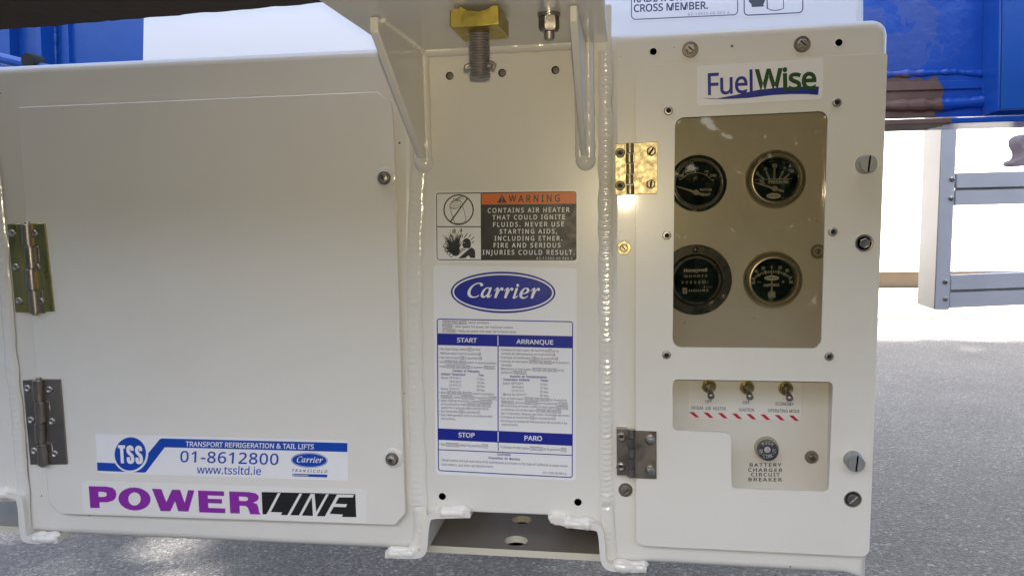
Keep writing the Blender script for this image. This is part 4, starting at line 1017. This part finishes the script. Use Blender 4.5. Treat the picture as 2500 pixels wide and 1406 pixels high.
# ---- gauge panel behind the door
YG2 = .052
mb = MB(); mb.prism([(1560, 150), (2130, 120), (2110, 1300), (1560, 1290)], YG2, YG2 + .003, WHITE)
gp = mb.build("gauge_panel", gen, label="recessed white panel behind the door carrying gauges and switches")
gz = zm(1600, 330, 2.5565)
def disc(mb, cpx, r, Y, m, seg=48): mb.lathe(P(*cpx, Y), [(r, 0), (0, 0)], m, seg)
def gauge(name, cpx, rpx, style, label):
    c = P(*cpx, YG2); r = rpx * mpp(*cpx, YG2)
    root = bpy.data.objects.new(name, None); col.objects.link(root); root.parent = gen; root.location = c; root['label'] = label; root.empty_display_size = .03
    root.matrix_parent_inverse = Matrix.Translation(-gen.location); WLOC[root.name] = Vector(c)
    mb = MB()
    if style == 'metal':
        mb.lathe(c, [(r, .001), (r, -.003), (r * .985, -.0055), (r * .93, -.0078), (r * .87, -.0086), (r * .84, -.0078), (r * .82, -.0062), (r * .80, -.0072), (r * .77, -.0074), (r * .74, -.0060), (r * .72, -.0026), (r * .72, -.001)], GAUGE_RIM, 72)
    elif style == 'black':
        mb.lathe(c, [(r, .001), (r, -.003), (r * .97, -.0055), (r * .90, -.0065), (r * .82, -.0062), (r * .80, -.0052), (r * .77, -.0052), (r * .76, -.0025), (r * .76, -.001)], BLKPL, 72)
    else:
        mb.lathe(c, [(r, .001), (r, -.0022), (r * .985, -.003), (r * .74, -.003), (r * .72, -.0055), (r * .68, -.0068), (r * .62, -.0068), (r * .60, -.0052), (r * .59, -.001)], BLKPL, 72)
    b_ = mb.build("bezel", root)
    return root, c, r
GAUGE_RIM = mat("gauge_rim", (.66, .60, .48), .36, 1, var=.15, vscale=30, rvar=.06)
YDI = YG2 - .0015
def dial(root, cpx, r, items):
    mb = MB(); mb.lathe(P(*cpx, YDI), [(r, 0), (0, 0)], DIAL, 56); items(mb); return mb.build("dial", root)
def gglass(root, c, r, h):
    mb = MB(); mb.lathe(c + Vector((0, -h, 0)), [(r, .0004), (r, 0), (0, -.0003)], DGLASS, 56); mb.build("glass", root)
def needle(root, f, tip, hub, tail, hr, Y, wt=7, wh=26):
    mb = MB(); a, b, t = Vector(tip), Vector(hub), Vector(tail); d = (b - a).normalized(); n = Vector((-d.y, d.x))
    mb.prism([f(*(a + n * wt)), f(*(b + n * wh)), f(*(b - n * wh)), f(*(a - n * wt))], Y, Y + .0006, NEEDLE)
    d = (t - b).normalized(); n = Vector((-d.y, d.x))
    mb.prism([f(*(b + n * wh * .8)), f(*(t + n * wh * .9)), f(*(t - n * wh * .9)), f(*(b - n * wh * .8))], Y - .0001, Y + .0006, NEEDLE)
    h_ = f(*hub); k = hr * mpp(*h_, Y)
    mb.lathe(P(*h_, Y), [(k, .0005), (k, -.0012), (k * .75, -.0014), (k * .7, -.001), (k * .3, -.001), (0, -.0014)], NEEDLE, 24); mb.build("needle", root)
ytx = YDI - .0001
# oil pressure
g4 = zm(1805, 360, 8.789)
rt, c, r = gauge("oil_pressure_gauge", (1892, 438.5), 74, 'metal', "round gauge with OIL PRESSURE lettering and bright rim")
def it(mb):
    for s, a, b, cp in (("0", (370, 590), (418, 590), 7.2), ("25", (527, 487), (597, 487), 6), ("50", (710, 430), (808, 430), 8.2), ("75", (945, 477), (1003, 475), 6), ("100", (1045, 543), (1170, 540), 8)):
        mb.text(s, g4(*a), g4(*b), cp, ytx, DIALP, bold=.016)
    mb.text("OIL", g4(440, 783), g4(550, 782), 8, ytx, DIALP, bold=.016); mb.text("PRESSURE", g4(628, 780), g4(1055, 772), 8, ytx, DIALP, bold=.016)
    for ln in ([(345, 692), (1140, 672)], [(410, 605), (512, 688)], [(430, 582), (545, 688)], [(562, 512), (637, 685)], [(585, 505), (660, 685)], [(747, 442), (738, 685)], [(768, 442), (762, 685)], [(935, 495), (848, 682)], [(960, 508), (872, 682)], [(1065, 558), (945, 680)], [(1080, 572), (975, 680)]):
        mb.quads([mapl(g4, q) for q in stroke(ln, 9)], ytx, DIALP)
    mb.poly(mapl(g4, ell(735, 1042, 155, 60, 40)), ytx, DIALP); emblem_word(mb, g4(615, 1062), g4(860, 1060), 62 / 8.789, ytx - .0001, BLACK, 0)
    mb.text("TM", g4(895, 1085), g4(940, 1085), 1.6, ytx, DIALP)
dial(rt, (1892, 438.5), r * .75, it); needle(rt, g4, (330, 755), (758, 885), (955, 948), 7.2, YDI - .002); gglass(rt, c, r * .73, .0052)
# water temperature
g3 = zm(1640, 370, 8.7875)
rt, c, r = gauge("water_temperature_gauge", (1703, 448.5), 70.5, 'black', "round black gauge with WATER TEMP lettering")
def it(mb):
    for s, a, b, cp in (("100", (115, 545), (250, 545), 5.4), ("130", (285, 445), (382, 443), 4.6), ("150", (457, 390), (578, 390), 6), ("180", (697, 448), (792, 447), 4.6), ("240", (815, 545), (955, 542), 6.2), ("WATER", (598, 850), (868, 850), 6.4), ("TEMP", (620, 952), (838, 950), 6.2)):
        mb.text(s, g3(*a), g3(*b), cp, ytx, DIALP, bold=.012)
    arc = [(185, 605), (260, 545), (350, 490), (440, 462), (525, 455), (620, 465), (710, 495), (790, 550), (870, 632)]
    mb.quads([mapl(g3, q) for q in stroke(chaikin(arc, 1, False), 9)], ytx, DIALP)
    for ln in ([(165, 585), (195, 605)], [(320, 465), (340, 498)], [(507, 415), (507, 455)], [(765, 475), (740, 515)], [(905, 600), (865, 630)]):
        mb.quads([mapl(g3, q) for q in stroke(ln, 18)], ytx - .0001, DIALP)
    for s, a, b in (("50", (345, 610), (400, 610)), ("65", (470, 590), (555, 590)), ("80", (635, 620), (705, 620)), ("110", (715, 725), (800, 725))):
        mb.text(s, g3(*a), g3(*b), 5, ytx, DIALR, bold=.004)
    mb.text("°C", g3(250, 935), g3(345, 930), 5, ytx, DIALR); mb.text("F", g3(375, 320), g3(392, 320), 2.6, ytx, DIALP)
dial(rt, (1703, 448.5), r * .79, it); needle(rt, g3, (105, 750), (520, 878), (705, 938), 7, YDI - .002); gglass(rt, c, r * .77, .0046)
# hour meter
g5 = zm(1640, 590, 7.4)
rt, c, r = gauge("hour_meter", (1698, 683), 88, 'flange', "large black round HOURS meter with flange and screws")
def it(mb):
    mb.text("Honeywell", g5(222, 550), g5(640, 540), 8, ytx, DIALP, bold=.026); mb.text("QUARTZ", g5(222, 643), g5(645, 637), 5.4, ytx, DIALP, spacing=1.2, bold=.006)
    for k, xx in enumerate((180, 255, 332, 408, 485)): mb.text("0", g5(xx, 757), g5(xx + 30, 756), 6.2, ytx - .0001, DIALP, bold=.016)
    mb.poly(mapl(g5, [(545, 698), (612, 697), (614, 762), (547, 763)]), ytx, GREYP); mb.text("5", g5(566, 755), g5(598, 755), 6.2, ytx - .0001, DIAL, bold=.01); mb.text("1", g5(640, 750), g5(655, 750), 5.4, ytx, DIALP)
    mb.text("1/10", g5(622, 834), g5(735, 832), 3.8, ytx, DIALP); mb.poly(mapl(g5, [(588, 795), (602, 835), (576, 835)]), ytx, DIALP)
    mb.text("HOURS", g5(315, 905), g5(662, 900), 5.4, ytx, DIALP, spacing=1.15, bold=.006)
    mb.quads([mapl(g5, q) for q in stroke([(207, 838), (268, 836), (268, 932), (207, 934)], 12, True)], ytx, DIALP)
    mb.poly(mapl(g5, [(222, 855), (254, 855), (238, 886)]), ytx, DIALP); mb.poly(mapl(g5, [(238, 884), (254, 915), (222, 915)]), ytx, DIALP)
dial(rt, (1698, 683), r * .62, it); gglass(rt, c, r * .6, .0048)
for q in ((1698, 610), (1766, 722), (1632, 722)):
    mb = MB(); cc = P(*q, YG2 - .003); mb.lathe(cc, [(.0030, 0), (.0028, -.0012), (.0018, -.0021), (0, -.0024)], STEEL, 18); mb.build("screw", rt)
# ammeter
g6 = zm(1805, 605, 9.07)
rt, c, r = gauge("ammeter", (1885, 682.5), 72.5, 'metal', "round gauge with AMPERES lettering and vertical needle")
def it(mb):
    for s, a, b, cp in (("60", (272, 803), (347, 801), 7.2), ("40", (335, 550), (415, 548), 7.2), ("20", (490, 483), (572, 480), 7.2), ("0", (700, 462), (735, 462), 7.4), ("20", (865, 472), (942, 470), 7.2), ("40", (1018, 535), (1098, 533), 7.2), ("60", (1105, 787), (1182, 785), 7.2), ("AMPERES", (530, 858), (885, 848), 6.2)):
        mb.text(s, g6(*a), g6(*b), cp, ytx, DIALP, bold=.016)
    A = [(310, 690), (430, 600), (575, 545), (718, 535), (870, 540), (1000, 588), (1135, 670)]; B = [(-30, -28), (-18, -32), (-14, -38), (0, -40), (10, -38), (18, -32), (30, -32)]
    for k in range(25):
        t = k / 4; i = min(5, int(t)); u = t - i; x = A[i][0] * (1 - u) + A[i + 1][0] * u; y = A[i][1] * (1 - u) + A[i + 1][1] * u
        y -= 14 * math.sin(math.pi * u) * .6; bx = B[i][0] * (1 - u) + B[i + 1][0] * u; by = B[i][1] * (1 - u) + B[i + 1][1] * u
        f_ = 1.0 if k % 4 == 0 else .68
        mb.quads([mapl(g6, q) for q in stroke([(x + bx * f_, y + by * f_), (x - bx * f_, y - by * f_)], 22 if k % 4 == 0 else 13)], ytx, DIALP)
    mb.poly(mapl(g6, ell(717, 668, 163, 55, 40)), ytx, DIALP); emblem_word(mb, g6(590, 690), g6(850, 690), 60 / 9.07, ytx - .0001, BLACK, 0)
    mb.quads([mapl(g6, q) for q in stroke([(400, 760), (480, 755)], 7)], ytx, DIALP)
    mb.quads([mapl(g6, q) for q in stroke([(935, 752), (1005, 748)], 8)], ytx, DIALP); mb.quads([mapl(g6, q) for q in stroke([(968, 715), (970, 788)], 8)], ytx - .0001, DIALP)
dial(rt, (1885, 682.5), r * .76, it)
mb = MB(); mb.prism(mapl(g6, [(710, 480), (725, 480), (742, 940), (702, 940)]), YDI - .0022, YDI - .0016, NEEDLE)
mb.prism(mapl(g6, [(690, 935), (740, 935), (745, 975), (680, 975)]), YDI - .002, YDI - .0005, STEEL)
mb.prism(mapl(g6, [(640, 975), (795, 970), (800, 1105), (640, 1110)]), YDI - .0026, YDI - .0003, DSTEEL)
mb.prism(mapl(g6, [(665, 1118), (740, 1116), (755, 1165), (640, 1168)]), YDI - .0015, YDI - .0003, STEEL); mb.build("needle", rt)
gglass(rt, c, r * .73, .0052)
# panel screws
S4 = slotted(.0072, 1.4, washer=True, hexed=False, m=STEEL); S5 = slotted(.0068, .45, m=STEEL, mw=DSTEEL)
put("panel_screw", S4, gp, P(1997, 614, YG2)); put("panel_screw", S5, gp, P(1981, 1115, YG2))
# switch label
s7 = zm(1620, 900, 4.686); Y0 = YG2 - .0002; y1, y2 = Y0 - .0001, Y0 - .0002
mb = MB(); mb.prism(rpoly(mapl(s7, [(288, -120), (1580, -100), (1570, 592), (290, 562)]), [0, 0, 8, 0]), Y0, YG2, DECAL_C)
for s, a, b, cp in (("OFF", (480, 390), (553, 391), 7.4), ("INTAKE  AIR  HEATER", (318, 462), (713, 474), 7.4), ("OFF", (908, 403), (985, 404), 7.4), ("IGNITION", (863, 485), (1036, 488), 7.4), ("ECONOMY", (1283, 417), (1488, 421), 7.4), ("OPERATING MODE", (1195, 493), (1555, 503), 7.4)):
    mb.text(s, s7(*a), s7(*b), cp, y1, NAVY, bold=.008)
for k in range(8):
    dx, dy = 162.8 * k, 5.6 * k; q = [(292 + dx, 492 + dy), (345 + dx, 494 + dy), (412 + dx, 557 + dy), (362 + dx, 553 + dy)]
    mb.poly(mapl(s7, q), y1, RED)
mb.build("switch_label", gp, label="cream switch label with red slanted stripes")
mb = MB()
for s, a, b in (("BATTERY", (985, 1117), (1350, 1117)), ("CHARGER", (968, 1173), (1360, 1178)), ("CIRCUIT", (1000, 1227), (1330, 1230)), ("BREAKER", (972, 1283), (1355, 1287))):
    mb.text(s, s7(*a), s7(*b), 8.2, Y0, BLACK, spacing=1.3, bold=.018)
mb.build("breaker_lettering", gp, label="black lettering under the round breaker button")
# toggle switches
for cpx, tip, lab in (((518, 195), (544, 322), "left toggle switch above INTAKE AIR HEATER"), ((953, 210), (990, 330), "middle toggle switch above IGNITION"), ((1395, 222), (1445, 346), "right toggle switch above OPERATING MODE")):
    c = P(*s7(*cpx), YG2); k = mpp(*s7(*cpx), YG2) / 4.686
    root = bpy.data.objects.new("toggle_switch", None); col.objects.link(root); root.parent = gen; root.location = c; root['label'] = lab; root.matrix_parent_inverse = Matrix.Translation(-gen.location); WLOC[root.name] = Vector(c)
    mb = MB(); mb.lathe(c, [(86 * k, 0), (86 * k, -.0012), (70 * k, -.0013)], GOLDZ, 32); mb.lathe(c, [(80 * k, -.0012), (80 * k, -.0036), (72 * k, -.0042), (58 * k, -.0042)], BRASSZ, 6, 'Y', .25)
    mb.lathe(c, [(62 * k, -.004), (60 * k, -.0085), (52 * k, -.0092), (46 * k, -.0090), (0, -.007)], GUNMET, 28); mb.build("nut", root)
    t = P(*s7(*tip), YG2 - .020); a0 = c + Vector((0, -.007, 0))
    mb = MB(); pts = [a0, a0.lerp(t, .3), a0.lerp(t, .7), a0.lerp(t, .9), t, t + (t - a0).normalized() * .0012]
    mb.tube(pts, [.0022, .0024, .0030, .0036, .0034, .0018], DSTEEL, 18); mb.build("lever", root, ang=60)
# breaker button
root = bpy.data.objects.new("circuit_breaker", None); col.objects.link(root); root.parent = gen; cpx = s7(1175, 900); c = P(*cpx, YG2); root.location = c
root['label'] = "round grey push button of the battery charger breaker"; root.matrix_parent_inverse = Matrix.Translation(-gen.location); WLOC[root.name] = Vector(c)
k = mpp(*cpx, YG2) / 4.686
mb = MB(); mb.lathe(c, [(140 * k, .0005), (138 * k, -.0035), (128 * k, -.006), (120 * k, -.006), (118 * k, -.004)], BEZELCREAM, 44); mb.build("collar", root)
mb = MB(); mb.lathe(c, [(118 * k, -.003), (118 * k, -.011), (112 * k, -.0128), (60 * k, -.0133), (0, -.0134)], BTN, 48)
bq = s7(1188, 925); fy = YG2 - .0136
mb.lathe(P(*bq, fy), [(36 * k, .0003), (34 * k, 0), (0, 0)], CREAMP, 28); mb.text("3", s7(1176, 942), s7(1202, 942), 7.2, fy - .0002, NAVY)
bc = Vector((1190, 922))
for word, a0, a1, flip in (("PUSH", -130, -50, 1), ("RE-CIRK-IT", 172, 2, -1)):
    for i, chh in enumerate(word):
        an = R(a0 + (a1 - a0) * i / (len(word) - 1)); rad_ = 80
        pc = bc + Vector((math.cos(an), math.sin(an))) * rad_; tdir = Vector((-math.sin(an), math.cos(an))) * flip; up = Vector((math.cos(an), math.sin(an))) * flip
        vs, fs = text_mesh(chh, 1, .008); w = max(v[0] for v in vs); hh = CAPH; sc = 40 / CAPH
        W = []
        for (x, y) in vs:
            q = pc + tdir * (x - w / 2) * sc * .8 + up * (y - hh / 2) * sc; W.append(P(*s7(q.x, q.y), fy - .0001))
        mb.add(W, fs, CREAMP)
mb.build("button", root)
